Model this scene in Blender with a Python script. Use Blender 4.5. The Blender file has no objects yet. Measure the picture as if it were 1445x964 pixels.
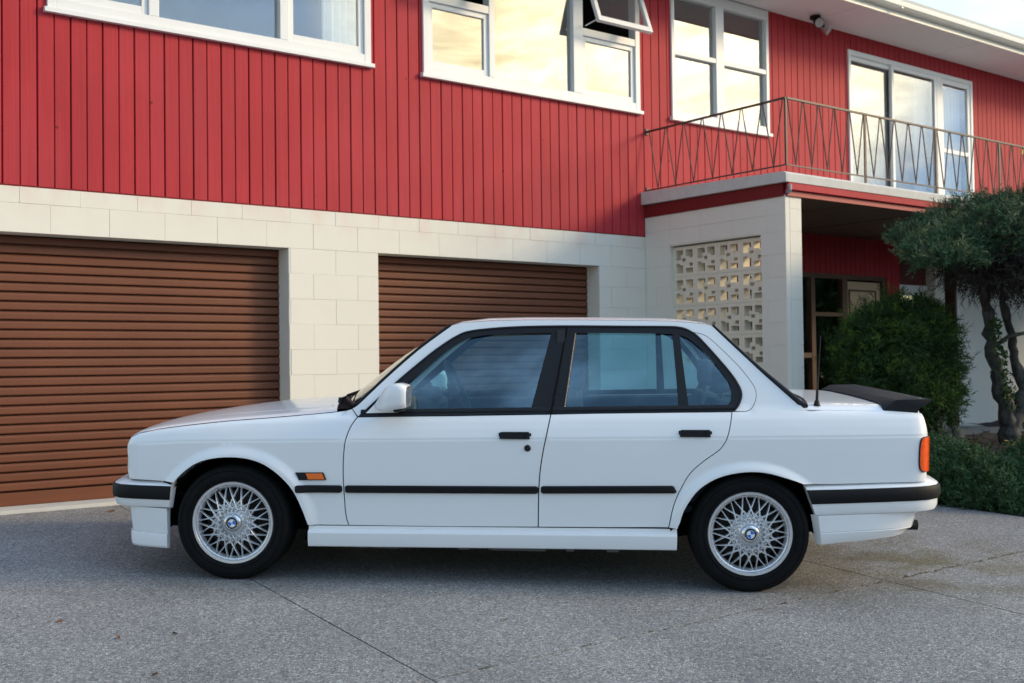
import bpy, bmesh, math, random
import numpy as np
from mathutils import Vector, Matrix, noise
from mathutils.geometry import delaunay_2d_cdt
random.seed(7)
RNG = np.random.default_rng(11)
scn = bpy.context.scene
COL = scn.collection

# ------------------------------------------------------------------ camera
cd = bpy.data.cameras.new('camera')
cam = bpy.data.objects.new('camera', cd); COL.objects.link(cam)
RT = Vector((0.796871, -0.604017, -0.012616))
UP = Vector((-0.002102, -0.023653, 0.999718))
FW = Vector((0.604145, 0.796620, 0.020118))
cam.matrix_world = Matrix(((RT.x, UP.x, -FW.x, 0), (RT.y, UP.y, -FW.y, 0), (RT.z, UP.z, -FW.z, 0), (0, 0, 0, 1)))
cd.sensor_width = 36.0
cd.lens = 38.985
cd.clip_start = 0.05
cd.clip_end = 3000
cd.dof.use_dof = True
cd.dof.focus_distance = 5.35
cd.dof.aperture_fstop = 4.0
scn.camera = cam

# ------------------------------------------------------------------ light
SUN_EL, SUN_AZ = math.radians(22), math.radians(-35)      # azimuth of the sun in the XY plane
w = bpy.data.worlds.new('World'); scn.world = w; w.use_nodes = True
nt = w.node_tree; nt.nodes.clear()
def N(t, typ, **kw):
    n = t.nodes.new(typ)
    for k, v in kw.items(): setattr(n, k, v)
    return n
out = N(nt, 'ShaderNodeOutputWorld'); bg = N(nt, 'ShaderNodeBackground'); bg.inputs[1].default_value = 0.15
sky = N(nt, 'ShaderNodeTexSky', sky_type='NISHITA', sun_disc=False, sun_elevation=SUN_EL,
        sun_rotation=math.pi/2 - SUN_AZ, altitude=20.0, air_density=1.4, dust_density=.6, ozone_density=1.3)
tc = N(nt, 'ShaderNodeTexCoord')
mp = N(nt, 'ShaderNodeMapping'); mp.inputs['Scale'].default_value = (1.0, 1.0, 2.2); mp.inputs['Location'].default_value = (-1.1, -1.5, 0.9)
nt.links.new(tc.outputs['Generated'], mp.inputs[0])
n1 = N(nt, 'ShaderNodeTexNoise'); n1.inputs['Scale'].default_value = 2.6; n1.inputs['Detail'].default_value = 8; n1.inputs['Roughness'].default_value = .56
n1.inputs['Distortion'].default_value = .35
nt.links.new(mp.outputs[0], n1.inputs['Vector'])
dot = N(nt, 'ShaderNodeVectorMath', operation='DOT_PRODUCT')
GL = math.radians(20)
dot.inputs[1].default_value = (math.cos(GL)*.700, -math.cos(GL)*.714, math.sin(GL))
nt.links.new(tc.outputs['Generated'], dot.inputs[0])
# cloud cover grows towards the sun side of the sky
mr = N(nt, 'ShaderNodeMapRange'); mr.inputs[1].default_value = 0.55; mr.inputs[2].default_value = 1.0; mr.inputs[3].default_value = 0.0; mr.inputs[4].default_value = 1.0
nt.links.new(dot.outputs['Value'], mr.inputs[0])
cov = N(nt, 'ShaderNodeMath', operation='MULTIPLY_ADD'); cov.inputs[1].default_value = 0.22
nt.links.new(mr.outputs[0], cov.inputs[0]); nt.links.new(n1.outputs['Fac'], cov.inputs[2])
cm = N(nt, 'ShaderNodeMapRange', interpolation_type='SMOOTHSTEP'); cm.inputs[1].default_value = 0.46; cm.inputs[2].default_value = 0.62
nt.links.new(cov.outputs[0], cm.inputs[0])
# second noise: thick grey bellies against bright thin cloud
n2 = N(nt, 'ShaderNodeTexNoise'); n2.inputs['Scale'].default_value = 6.0; n2.inputs['Detail'].default_value = 8; n2.inputs['Roughness'].default_value = .58; n2.inputs['Distortion'].default_value = .4
mp2 = N(nt, 'ShaderNodeMapping'); mp2.inputs['Scale'].default_value = (1, 1, 2.6); mp2.inputs['Location'].default_value = (3.1, 1.7, 0.4)
nt.links.new(tc.outputs['Generated'], mp2.inputs[0]); nt.links.new(mp2.outputs[0], n2.inputs['Vector'])
far = N(nt, 'ShaderNodeMixRGB'); far.inputs[1].default_value = (2.7, 4.0, 5.7, 1); far.inputs[2].default_value = (7.2, 9.6, 13.0, 1)
nt.links.new(n2.outputs['Fac'], far.inputs[0])
near = N(nt, 'ShaderNodeMixRGB'); near.inputs[1].default_value = (19, 15.2, 8.8, 1); near.inputs[2].default_value = (43, 38, 26, 1)
nr = N(nt, 'ShaderNodeMapRange'); nr.inputs[1].default_value = .38; nr.inputs[2].default_value = .62
nt.links.new(n2.outputs['Fac'], nr.inputs[0]); nt.links.new(nr.outputs[0], near.inputs[0])
glow = N(nt, 'ShaderNodeMapRange', interpolation_type='SMOOTHSTEP'); glow.inputs[1].default_value = 0.954; glow.inputs[2].default_value = 0.988
nt.links.new(dot.outputs['Value'], glow.inputs[0])
ccol = N(nt, 'ShaderNodeMixRGB'); nt.links.new(glow.outputs[0], ccol.inputs[0])
nt.links.new(far.outputs[0], ccol.inputs[1]); nt.links.new(near.outputs[0], ccol.inputs[2])
mx = N(nt, 'ShaderNodeMixRGB'); nt.links.new(cm.outputs[0], mx.inputs[0]); nt.links.new(sky.outputs[0], mx.inputs[1]); nt.links.new(ccol.outputs[0], mx.inputs[2])
nt.links.new(mx.outputs[0], bg.inputs[0]); nt.links.new(bg.outputs[0], out.inputs[0])

sd = bpy.data.lights.new('sun', 'SUN'); sd.energy = 2.2; sd.angle = math.radians(13); sd.color = (1.0, .76, .46)
sun = bpy.data.objects.new('sun', sd); COL.objects.link(sun)
sdir = Vector((math.cos(SUN_EL)*math.cos(SUN_AZ), math.cos(SUN_EL)*math.sin(SUN_AZ), math.sin(SUN_EL)))
sun.rotation_euler = sdir.to_track_quat('Z', 'Y').to_euler()
sun.location = (8, -8, 8)
scn.view_settings.view_transform = 'Standard'; scn.view_settings.look = 'None'
scn.view_settings.exposure = 0.35; scn.view_settings.gamma = 1.0; scn.view_settings.use_curve_mapping = False

# ------------------------------------------------------------------ materials
def mat(name, base, rough=.5, metal=0., coat=0., spec=.5, var=0., vscale=3., grain=None, bump=0., bscale=40., rnd=0., rbump=0.):
    """Principled material; var: soft colour variation by noise, grain=(scale xyz, amount): stretched grain, rnd: per-object value shift."""
    m = bpy.data.materials.new(name); m.use_nodes = True
    t = m.node_tree; b = t.nodes['Principled BSDF']
    b.inputs['Base Color'].default_value = (*base, 1); b.inputs['Roughness'].default_value = rough
    b.inputs['Metallic'].default_value = metal; b.inputs['Coat Weight'].default_value = coat; b.inputs['Coat Roughness'].default_value = .04; b.inputs['Coat IOR'].default_value = 1.42
    b.inputs['Specular IOR Level'].default_value = spec
    L = t.links; co = N(t, 'ShaderNodeTexCoord'); cur = None
    def hsv(src, fac, lo, hi):
        mrn = N(t, 'ShaderNodeMapRange'); mrn.inputs[1].default_value = .25; mrn.inputs[2].default_value = .75
        mrn.inputs[3].default_value = lo; mrn.inputs[4].default_value = hi
        L.new(fac, mrn.inputs[0]); h = N(t, 'ShaderNodeHueSaturation')
        L.new(mrn.outputs[0], h.inputs['Value'])
        if src is None: h.inputs['Color'].default_value = (*base, 1)
        else: L.new(src, h.inputs['Color'])
        return h.outputs[0]
    if var:
        no = N(t, 'ShaderNodeTexNoise'); no.inputs['Scale'].default_value = vscale; no.inputs['Detail'].default_value = 6; no.inputs['Roughness'].default_value = .6
        g = N(t, 'ShaderNodeNewGeometry'); L.new(g.outputs['Position'], no.inputs['Vector'])
        cur = hsv(cur, no.outputs['Fac'], 1-var, 1+var)
    if grain:
        (sx, sy, sz), am = grain
        g = N(t, 'ShaderNodeNewGeometry'); mpg = N(t, 'ShaderNodeMapping'); mpg.inputs['Scale'].default_value = (sx, sy, sz)
        L.new(g.outputs['Position'], mpg.inputs[0])
        no = N(t, 'ShaderNodeTexNoise'); no.inputs['Scale'].default_value = 1; no.inputs['Detail'].default_value = 5; L.new(mpg.outputs[0], no.inputs['Vector'])
        cur = hsv(cur, no.outputs['Fac'], 1-am, 1+am)
        if bump:
            bp = N(t, 'ShaderNodeBump'); bp.inputs['Strength'].default_value = bump; bp.inputs['Distance'].default_value = .004
            L.new(no.outputs['Fac'], bp.inputs['Height']); L.new(bp.outputs[0], b.inputs['Normal'])
    elif bump:
        no = N(t, 'ShaderNodeTexNoise'); no.inputs['Scale'].default_value = bscale; no.inputs['Detail'].default_value = 4
        g = N(t, 'ShaderNodeNewGeometry'); L.new(g.outputs['Position'], no.inputs['Vector'])
        bp = N(t, 'ShaderNodeBump'); bp.inputs['Strength'].default_value = bump; bp.inputs['Distance'].default_value = .004
        L.new(no.outputs['Fac'], bp.inputs['Height']); L.new(bp.outputs[0], b.inputs['Normal'])
    if rnd:
        oi = N(t, 'ShaderNodeObjectInfo')
        mrn = N(t, 'ShaderNodeMapRange'); mrn.inputs[3].default_value = 1-rnd; mrn.inputs[4].default_value = 1+rnd
        L.new(oi.outputs['Random'], mrn.inputs[0]); h = N(t, 'ShaderNodeHueSaturation'); L.new(mrn.outputs[0], h.inputs['Value'])
        if cur is None: h.inputs['Color'].default_value = (*base, 1)
        else: L.new(cur, h.inputs['Color'])
        cur = h.outputs[0]
    if cur is not None: L.new(cur, b.inputs['Base Color'])
    return m

M = {}
M['paint'] = mat('white car paint', (.80, .805, .81), .4, spec=.3, coat=.75, var=.012, vscale=1.5)
M['black_trim'] = mat('black plastic trim', (.008, .009, .012), .5, bump=.1, bscale=300, spec=.28)
M['rubber_strip'] = mat('black rubber strip', (.006, .006, .007), .6, spec=.22)
M['dark'] = mat('dark cavity', (.006, .006, .007), .9, spec=.1)
M['tyre'] = mat('tyre rubber', (.0085, .0085, .009), .85, var=.25, vscale=9, spec=.12)
M['alloy'] = mat('silver alloy', (.72, .73, .75), .30, metal=.65, var=.04, vscale=20)
M['hubcap'] = mat('polished alloy', (.66, .67, .69), .22, metal=.9)
M['blue'] = mat('emblem blue', (.02, .17, .62), .25, coat=.6)
M['white_enamel'] = mat('emblem white', (.8, .8, .8), .25, coat=.6)
M['black_gloss'] = mat('emblem black', (.008, .008, .009), .25, coat=.6)
M['seat'] = mat('dark blue grey seat cloth', (.035, .045, .06), .85, var=.15, vscale=12)
M['dash'] = mat('dark dashboard vinyl', (.02, .022, .026), .6)
M['brake'] = mat('brake steel and barrel shade', (.022, .020, .019), .6, metal=.3)
M['exhaust'] = mat('sooty exhaust steel', (.03, .03, .03), .5, metal=.6)
M['orange'] = mat('orange lens', (.85, .16, .01), .12, coat=.8)
M['red_lens'] = mat('red orange lens', (.85, .095, .008), .15, coat=.5, var=.15, vscale=25)
M['red_wood'] = mat('red painted boards', (.405, .034, .043), .62, spec=.18, var=.09, vscale=1.6, grain=((60, 60, 1.2), .09), bump=.35, rnd=.035)
M['red_dark'] = mat('dark red painted fascia', (.17, .014, .016), .6, spec=.25, var=.1, vscale=3, grain=((2, 30, 30), .06))
M['white_wood'] = mat('white painted joinery', (.76, .775, .78), .45, var=.03, vscale=5, bump=.05)
M['soffit'] = mat('white soffit sheet', (.70, .66, .67), .6, var=.04, vscale=1.2)
M['gutter'] = mat('cream gutter', (.72, .72, .66), .4, var=.03)
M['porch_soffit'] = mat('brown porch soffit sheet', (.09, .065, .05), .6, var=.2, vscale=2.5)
M['concrete_edge'] = mat('grey concrete slab edge', (.55, .54, .51), .8, var=.08, vscale=9, bump=.2)
M['brown_slat'] = mat('brown roller door steel', (.145, .051, .026), .5, spec=.28, var=.12, vscale=1.6, grain=((1.2, 20, 60), .08), bump=.12, rnd=.04)
M['brown_wood'] = mat('brown stained timber', (.085, .038, .023), .55, var=.15, vscale=6)
M['beige_door'] = mat('beige door paint', (.55, .42, .27), .5, var=.03)
M['iron'] = mat('brown black iron rail', (.065, .036, .026), .5, var=.3, vscale=25)
M['block_screen'] = mat('screen block paint with sunlit tint', (.73, .67, .545), .75, var=.04, vscale=8, bump=.15)  # paint yellowed to stand in for warm sunlight in the openings
M['curtain'] = mat('cream curtain', (.86, .85, .80), .85)
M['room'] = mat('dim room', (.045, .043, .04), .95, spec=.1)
M['brick'] = mat('red brick', (.32, .07, .045), .85, var=.2, vscale=30, rnd=.15)
M['bark'] = mat('grey brown bark', (.062, .058, .054), .9, var=.6, vscale=14, grain=((34, 34, 6), .5), bump=1.)
M['dead'] = mat('dead brown twigs', (.030, .024, .020), .9, var=.4, vscale=8)
M['green_blue'] = mat('blue green juniper foliage', (.050, .104, .052), .7, var=.5, vscale=5.5, spec=.2)
M['green_yellow'] = mat('yellow green juniper tips', (.15, .18, .085), .7, var=.35, vscale=9, spec=.2)
M['green_dark'] = mat('dark green conifer foliage', (.030, .066, .018), .7, var=.55, vscale=6, spec=.2)
M['green_bright'] = mat('bright green new foliage', (.075, .14, .022), .65, var=.35, vscale=9, spec=.2)
M['green_cover'] = mat('deep green ground juniper', (.048, .102, .044), .7, var=.5, vscale=7, spec=.2)
M['soil'] = mat('dark bark mulch soil', (.012, .0095, .0085), .95, var=.5, vscale=28, bump=1., bscale=45)
M['earth'] = mat('grey green earth', (.10, .105, .08), .95, var=.3, vscale=.6)
M['stone'] = mat('pale grey stone', (.30, .29, .28), .85, var=.2, vscale=30)
M['leaf'] = mat('dry brown leaf', (.17, .075, .03), .7)
M['yellow_leaf'] = mat('yellow leaf', (.62, .42, .06), .6)
M['lamp_glass'] = mat('clear flood lamp glass', (.38, .37, .35), .12, coat=.7)
M['metal_trim'] = mat('bronze window edge', (.16, .12, .10), .35, metal=.5)

def block_mat():
    """cream painted block with chalky pink runs washed down from the red boards"""
    m = mat('cream painted block', (.715, .688, .612), .72, var=.02, vscale=3.5, bump=.12, bscale=90, rnd=.006)
    t = m.node_tree; L = t.links; b = t.nodes['Principled BSDF']
    src = b.inputs['Base Color'].links[0].from_socket
    g = N(t, 'ShaderNodeNewGeometry'); sp = N(t, 'ShaderNodeSeparateXYZ'); L.new(g.outputs['Position'], sp.inputs[0])
    a = N(t, 'ShaderNodeMapRange'); a.inputs[1].default_value = 1.02; a.inputs[2].default_value = 1.27; L.new(sp.outputs['Z'], a.inputs[0])
    mpg = N(t, 'ShaderNodeMapping'); mpg.inputs['Scale'].default_value = (5, 5, 2.5); L.new(g.outputs['Position'], mpg.inputs[0])
    no = N(t, 'ShaderNodeTexNoise'); no.inputs['Scale'].default_value = 1; no.inputs['Detail'].default_value = 4; L.new(mpg.outputs[0], no.inputs['Vector'])
    c = N(t, 'ShaderNodeMapRange'); c.inputs[1].default_value = .45; c.inputs[2].default_value = .75; c.inputs[4].default_value = .55; L.new(no.outputs['Fac'], c.inputs[0])
    mu = N(t, 'ShaderNodeMath', operation='MULTIPLY'); L.new(a.outputs[0], mu.inputs[0]); L.new(c.outputs[0], mu.inputs[1])
    mi = N(t, 'ShaderNodeMixRGB'); L.new(mu.outputs[0], mi.inputs[0]); L.new(src, mi.inputs[1]); mi.inputs[2].default_value = (.66, .40, .33, 1)
    L.new(mi.outputs[0], b.inputs['Base Color'])
    return m
M['block'] = block_mat()
M['porch_block'] = mat('cream painted porch block', (.715, .688, .612), .72, var=.02, vscale=3.5, bump=.12, bscale=90, rnd=.006)
def weather_boards():
    """chalky fading and small dark knots on the red boards"""
    t = M['red_wood'].node_tree; L = t.links; b = t.nodes['Principled BSDF']; src = b.inputs['Base Color'].links[0].from_socket
    g = N(t, 'ShaderNodeNewGeometry'); mpg = N(t, 'ShaderNodeMapping'); mpg.inputs['Scale'].default_value = (1.6, 1.6, .7); L.new(g.outputs['Position'], mpg.inputs[0])
    no = N(t, 'ShaderNodeTexNoise'); no.inputs['Scale'].default_value = 1.3; no.inputs['Detail'].default_value = 7; no.inputs['Roughness'].default_value = .65; L.new(mpg.outputs[0], no.inputs['Vector'])
    a = N(t, 'ShaderNodeMapRange'); a.inputs[1].default_value = .42; a.inputs[2].default_value = .72; a.inputs[4].default_value = .22; L.new(no.outputs['Fac'], a.inputs[0])
    m1 = N(t, 'ShaderNodeMixRGB'); m1.inputs[2].default_value = (.46, .085, .105, 1); L.new(a.outputs[0], m1.inputs[0]); L.new(src, m1.inputs[1])
    v = N(t, 'ShaderNodeTexVoronoi'); v.inputs['Scale'].default_value = 3.4; L.new(g.outputs['Position'], v.inputs['Vector'])
    k = N(t, 'ShaderNodeMapRange'); k.inputs[1].default_value = .030; k.inputs[2].default_value = .045; k.inputs[3].default_value = .75; k.inputs[4].default_value = 0; L.new(v.outputs['Distance'], k.inputs[0])
    m2 = N(t, 'ShaderNodeMixRGB'); m2.inputs[2].default_value = (.10, .012, .012, 1); L.new(k.outputs[0], m2.inputs[0]); L.new(m1.outputs[0], m2.inputs[1])
    L.new(m2.outputs[0], b.inputs['Base Color'])
weather_boards()

def concrete_mat():
    """exposed aggregate: pebbles of mixed greys in grey paste, with broad stains"""
    m = bpy.data.materials.new('exposed aggregate concrete'); m.use_nodes = True
    t = m.node_tree; L = t.links; b = t.nodes['Principled BSDF']
    g = N(t, 'ShaderNodeNewGeometry')
    v = N(t, 'ShaderNodeTexVoronoi'); v.inputs['Scale'].default_value = 125; L.new(g.outputs['Position'], v.inputs['Vector'])
    sep = N(t, 'ShaderNodeSeparateColor'); L.new(v.outputs['Color'], sep.inputs[0])
    cr = N(t, 'ShaderNodeValToRGB'); e = cr.color_ramp.elements
    e[0].position = 0; e[0].color = (.07, .07, .072, 1); e[1].position = 1; e[1].color = (.56, .555, .54, 1)
    for p_, c_ in ((.22, (.185, .185, .188)), (.55, (.275, .275, .278)), (.8, (.35, .348, .344))):
        x = cr.color_ramp.elements.new(p_); x.color = (*c_, 1)
    L.new(sep.outputs['Red'], cr.inputs[0])
    # paste between the pebbles
    v2 = N(t, 'ShaderNodeTexVoronoi', feature='DISTANCE_TO_EDGE'); v2.inputs['Scale'].default_value = 125; L.new(g.outputs['Position'], v2.inputs['Vector'])
    ed = N(t, 'ShaderNodeMapRange'); ed.inputs[1].default_value = 0; ed.inputs[2].default_value = .16; L.new(v2.outputs['Distance'], ed.inputs[0])
    m1 = N(t, 'ShaderNodeMixRGB'); m1.inputs[1].default_value = (.185, .185, .188, 1); L.new(ed.outputs[0], m1.inputs[0]); L.new(cr.outputs[0], m1.inputs[2])
    # clumps and streaks
    n = N(t, 'ShaderNodeTexNoise'); n.inputs['Scale'].default_value = 24; n.inputs['Detail'].default_value = 5; n.inputs['Roughness'].default_value = .7
    L.new(g.outputs['Position'], n.inputs['Vector'])
    r1 = N(t, 'ShaderNodeMapRange'); r1.inputs[1].default_value = .3; r1.inputs[2].default_value = .7; r1.inputs[3].default_value = .90; r1.inputs[4].default_value = 1.1; L.new(n.outputs['Fac'], r1.inputs[0])
    nb = N(t, 'ShaderNodeTexNoise'); nb.inputs['Scale'].default_value = 1.1; nb.inputs['Detail'].default_value = 6; L.new(g.outputs['Position'], nb.inputs['Vector'])
    r2 = N(t, 'ShaderNodeMapRange'); r2.inputs[1].default_value = .3; r2.inputs[2].default_value = .7; r2.inputs[3].default_value = .78; r2.inputs[4].default_value = 1.18; L.new(nb.outputs['Fac'], r2.inputs[0])
    mu = N(t, 'ShaderNodeMath', operation='MULTIPLY'); L.new(r1.outputs[0], mu.inputs[0]); L.new(r2.outputs[0], mu.inputs[1])
    h = N(t, 'ShaderNodeHueSaturation'); L.new(m1.outputs[0], h.inputs['Color']); L.new(mu.outputs[0], h.inputs['Value'])
    # brownish mossy damp patch beside the bed
    n3 = N(t, 'ShaderNodeTexNoise'); n3.inputs['Scale'].default_value = 3.2; n3.inputs['Detail'].default_value = 5; L.new(g.outputs['Position'], n3.inputs['Vector'])
    ds = N(t, 'ShaderNodeVectorMath', operation='DISTANCE'); ds.inputs[1].default_value = (5.45, 3.55, -1.13); L.new(g.outputs['Position'], ds.inputs[0])
    r3 = N(t, 'ShaderNodeMapRange'); r3.inputs[1].default_value = 1.25; r3.inputs[2].default_value = .15; L.new(ds.outputs['Value'], r3.inputs[0])
    r4 = N(t, 'ShaderNodeMapRange'); r4.inputs[1].default_value = .42; r4.inputs[2].default_value = .62; L.new(n3.outputs['Fac'], r4.inputs[0])
    mu2 = N(t, 'ShaderNodeMath', operation='MULTIPLY'); L.new(r3.outputs[0], mu2.inputs[0]); L.new(r4.outputs[0], mu2.inputs[1])
    mm = N(t, 'ShaderNodeMixRGB', blend_type='MULTIPLY'); mm.inputs[2].default_value = (.62, .55, .36, 1); L.new(mu2.outputs[0], mm.inputs[0]); L.new(h.outputs[0], mm.inputs[1])
    L.new(mm.outputs[0], b.inputs['Base Color']); b.inputs['Roughness'].default_value = .75
    bp = N(t, 'ShaderNodeBump'); bp.inputs['Strength'].default_value = .7; bp.inputs['Distance'].default_value = .004
    L.new(ed.outputs[0], bp.inputs['Height']); L.new(bp.outputs[0], b.inputs['Normal'])
    return m
M['concrete'] = concrete_mat()
M['joint'] = mat('dark mossy joint', (.035, .034, .026), .95, var=.4, vscale=14)

def glass_mat(name, tint, trans, f0, coat=(1, 1, 1)):
    """thin sheet of glass: fresnel mirror over a tinted see-through"""
    m = bpy.data.materials.new(name); m.use_nodes = True; t = m.node_tree; t.nodes.clear(); L = t.links
    o = N(t, 'ShaderNodeOutputMaterial'); lw = N(t, 'ShaderNodeLayerWeight'); lw.inputs[0].default_value = .5
    pw = N(t, 'ShaderNodeMath', operation='POWER'); pw.inputs[1].default_value = 5; L.new(lw.outputs['Facing'], pw.inputs[0])
    ad = N(t, 'ShaderNodeMath', operation='MULTIPLY_ADD', use_clamp=True); ad.inputs[1].default_value = 1-f0; ad.inputs[2].default_value = f0; L.new(pw.outputs[0], ad.inputs[0])
    tr = N(t, 'ShaderNodeBsdfTransparent'); tr.inputs[0].default_value = (*[c*trans for c in tint], 1)
    gl = N(t, 'ShaderNodeBsdfGlossy'); gl.inputs['Roughness'].default_value = .0; gl.inputs[0].default_value = (*coat, 1)
    mi = N(t, 'ShaderNodeMixShader'); L.new(ad.outputs[0], mi.inputs[0]); L.new(tr.outputs[0], mi.inputs[1]); L.new(gl.outputs[0], mi.inputs[2])
    L.new(mi.outputs[0], o.inputs[0]); return m
M['window_glass'] = glass_mat('house window glass', (.94, .97, .97), .97, .16)
M['car_glass'] = glass_mat('blue tinted car glass', (.60, .92, 1.0), .97, .19, (.58, .84, 1.0))
M['screen_glass'] = glass_mat('windscreen glass', (.75, .85, .8), .85, .07)

# ------------------------------------------------------------------ mesh helpers
def tag(o, label=None, cat=None, group=None, kind=None):
    if label: o['label'] = label
    if cat: o['category'] = cat
    if group: o['group'] = group
    if kind: o['kind'] = kind
    return o
def empty(name, loc=(0, 0, 0), parent=None):
    o = bpy.data.objects.new(name, None); COL.objects.link(o); o.empty_display_size = .2
    if parent: o.parent = parent
    o.location = loc; return o
def linkmesh(name, me, m, parent=None, loc=None):
    if m and not me.materials: me.materials.append(m)
    o = bpy.data.objects.new(name, me); COL.objects.link(o)
    if parent: o.parent = parent
    if loc is not None: o.location = loc
    return o
class MB:
    def __init__(s): s.v = []; s.f = []
    def add(s, vs, fs):
        k = len(s.v); s.v += [tuple(p) for p in vs]; s.f += [tuple(i+k for i in f) for f in fs]; return s
    def box(s, x0, x1, y0, y1, z0, z1):
        return s.add([(x0,y0,z0),(x1,y0,z0),(x1,y1,z0),(x0,y1,z0),(x0,y0,z1),(x1,y0,z1),(x1,y1,z1),(x0,y1,z1)],
                     [(3,2,1,0),(4,5,6,7),(0,1,5,4),(1,2,6,5),(2,3,7,6),(3,0,4,7)])
    def quad(s, a, b, c, d): return s.add([a, b, c, d], [(0, 1, 2, 3)])
    def prism(s, poly, axis, a, b):
        """poly: 2D list; axis 'x','y','z': extrude from a to b"""
        n = len(poly)
        def P(p, t): return {'x': (t, p[0], p[1]), 'y': (p[0], t, p[1]), 'z': (p[0], p[1], t)}[axis]
        vs = [P(p, a) for p in poly]+[P(p, b) for p in poly]
        fs = [tuple(range(n))[::-1], tuple(range(n, 2*n))]+[(i, (i+1) % n, n+(i+1) % n, n+i) for i in range(n)]
        return s.add(vs, fs)
    def tube(s, pts, r, n=8, cap=True):
        pts = [Vector(p) for p in pts]; k = len(pts); rs = r if isinstance(r, (list, tuple)) else [r]*k
        vs = []; prev = None
        for i in range(k):
            t = (pts[min(i+1, k-1)]-pts[max(i-1, 0)]).normalized()
            if prev is None: u = t.orthogonal().normalized()
            else: u = (prev-t*prev.dot(t)).normalized()
            prev = u; q = t.cross(u)
            vs += [pts[i]+(u*math.cos(2*math.pi*j/n)+q*math.sin(2*math.pi*j/n))*rs[i] for j in range(n)]
        fs = [(i*n+j, i*n+(j+1) % n, (i+1)*n+(j+1) % n, (i+1)*n+j) for i in range(k-1) for j in range(n)]
        if cap: fs += [tuple(range(n))[::-1], tuple(range((k-1)*n, k*n))]
        return s.add(vs, fs)
    def lathe(s, prof, n=48, axis='y'):
        """prof: list of (r, a) ; revolve round axis"""
        vs = []
        for r, a in prof:
            for j in range(n):
                c, q = math.cos(2*math.pi*j/n)*r, math.sin(2*math.pi*j/n)*r
                vs.append((c, a, q) if axis == 'y' else (c, q, a))
        k = len(prof)
        return s.add(vs, [(i*n+j, i*n+(j+1) % n, (i+1)*n+(j+1) % n, (i+1)*n+j) for i in range(k-1) for j in range(n)])
    def loft(s, rows, closed=False):
        k = len(rows); n = len(rows[0]); vs = [p for r in rows for p in r]; m_ = n if closed else n-1
        return s.add(vs, [(i*n+j, i*n+(j+1) % n, (i+1)*n+(j+1) % n, (i+1)*n+j) for i in range(k-1) for j in range(m_)])
    def xf(s, mtx): s.v = [tuple(mtx @ Vector(p)) for p in s.v]; return s
    def mesh(s, name, smooth=False, fix=True, bevel=0, angle=40):
        me = bpy.data.meshes.new(name); me.from_pydata(s.v, [], s.f); me.update()
        if fix or bevel:
            bm = bmesh.new(); bm.from_mesh(me)
            if fix: bmesh.ops.recalc_face_normals(bm, faces=bm.faces)
            if bevel:
                es = [e for e in bm.edges if len(e.link_faces) == 2 and e.calc_face_angle(0) > math.radians(30)]
                bmesh.ops.bevel(bm, geom=es, offset=bevel, segments=2, affect='EDGES', profile=.6)
            bm.to_mesh(me); bm.free()
        if smooth:
            for p in me.polygons: p.use_smooth = True
            if angle < 180:
                me.set_sharp_from_angle(angle=math.radians(angle))
        return me
    def build(s, name, m, parent=None, smooth=False, fix=True, bevel=0, angle=40, loc=None):
        return linkmesh(name, s.mesh(name, smooth, fix, bevel, angle), m, parent, loc)
def box(name, m, parent, *a, bevel=0): return MB().box(*a).build(name, m, parent, bevel=bevel)
def ss(a, b, t):
    t = min(max((t-a)/(b-a), 0), 1); return t*t*(3-2*t)
def lerp(xs, ys, x): return float(np.interp(x, xs, ys))

# ================================================================== SETTING: ground, driveway, bed
YF = 7.986                      # outer face of the front wall; floor level -0.957 at the garage
def gz(y): return -.957-.04*(7.95-min(max(y, -12), 7.95))
g = MB()
ys = [-900, -200, -40, -12, -6, 0, 4, 7.95, 12, 40, 300, 900]; xs = [-900, -200, -40, -10, 0, 10, 25, 60, 300, 900]
g.loft([[(x, y, gz(y)-.16) for x in xs] for y in ys])
tag(g.build('ground', M['earth'], smooth=True), kind='structure')
# driveway: slabs with open joints over a dark bed
dw = MB(); dw.loft([[(x, y, gz(y)-.03) for x in (-9, 0, 7.53)] for y in (-10, -4, 0, 4, 7.93)])
drive = tag(dw.build('driveway', M['joint']), kind='structure')
def slab(poly):
    gap = .004; c = Vector((sum(p[0] for p in poly)/len(poly), sum(p[1] for p in poly)/len(poly)))
    q = []
    for x, y in poly:
        q.append((x+gap*(1 if x < c.x else -1), y+gap*(1 if y < c.y else -1)))
    b = MB(); top = [(x, y, gz(y)) for x, y in q]; bv = [(x, y, gz(y)-.028) for x, y in q]
    n = len(q); b.add(top+bv, [tuple(range(n))]+[(i, (i+1) % n, n+(i+1) % n, n+i) for i in range(n)])
    b.build('concrete_slab', M['concrete'], drive, bevel=0)
xj = lambda k, y: [-9, -5.9, -3.2, -.48, 2.25+.07*(y-4.2), 4.96+.10*(y-3.2), 7.52][k]
for (y0, y1) in ((-10, -4.2), (-4.2, -.3), (-.3, 3.40), (3.40, 7.92)):
    for k in range(6):
        slab([(xj(k, y0), y0), (xj(k+1, y0), y0), (xj(k+1, y1), y1), (xj(k, y1), y1)])
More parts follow.
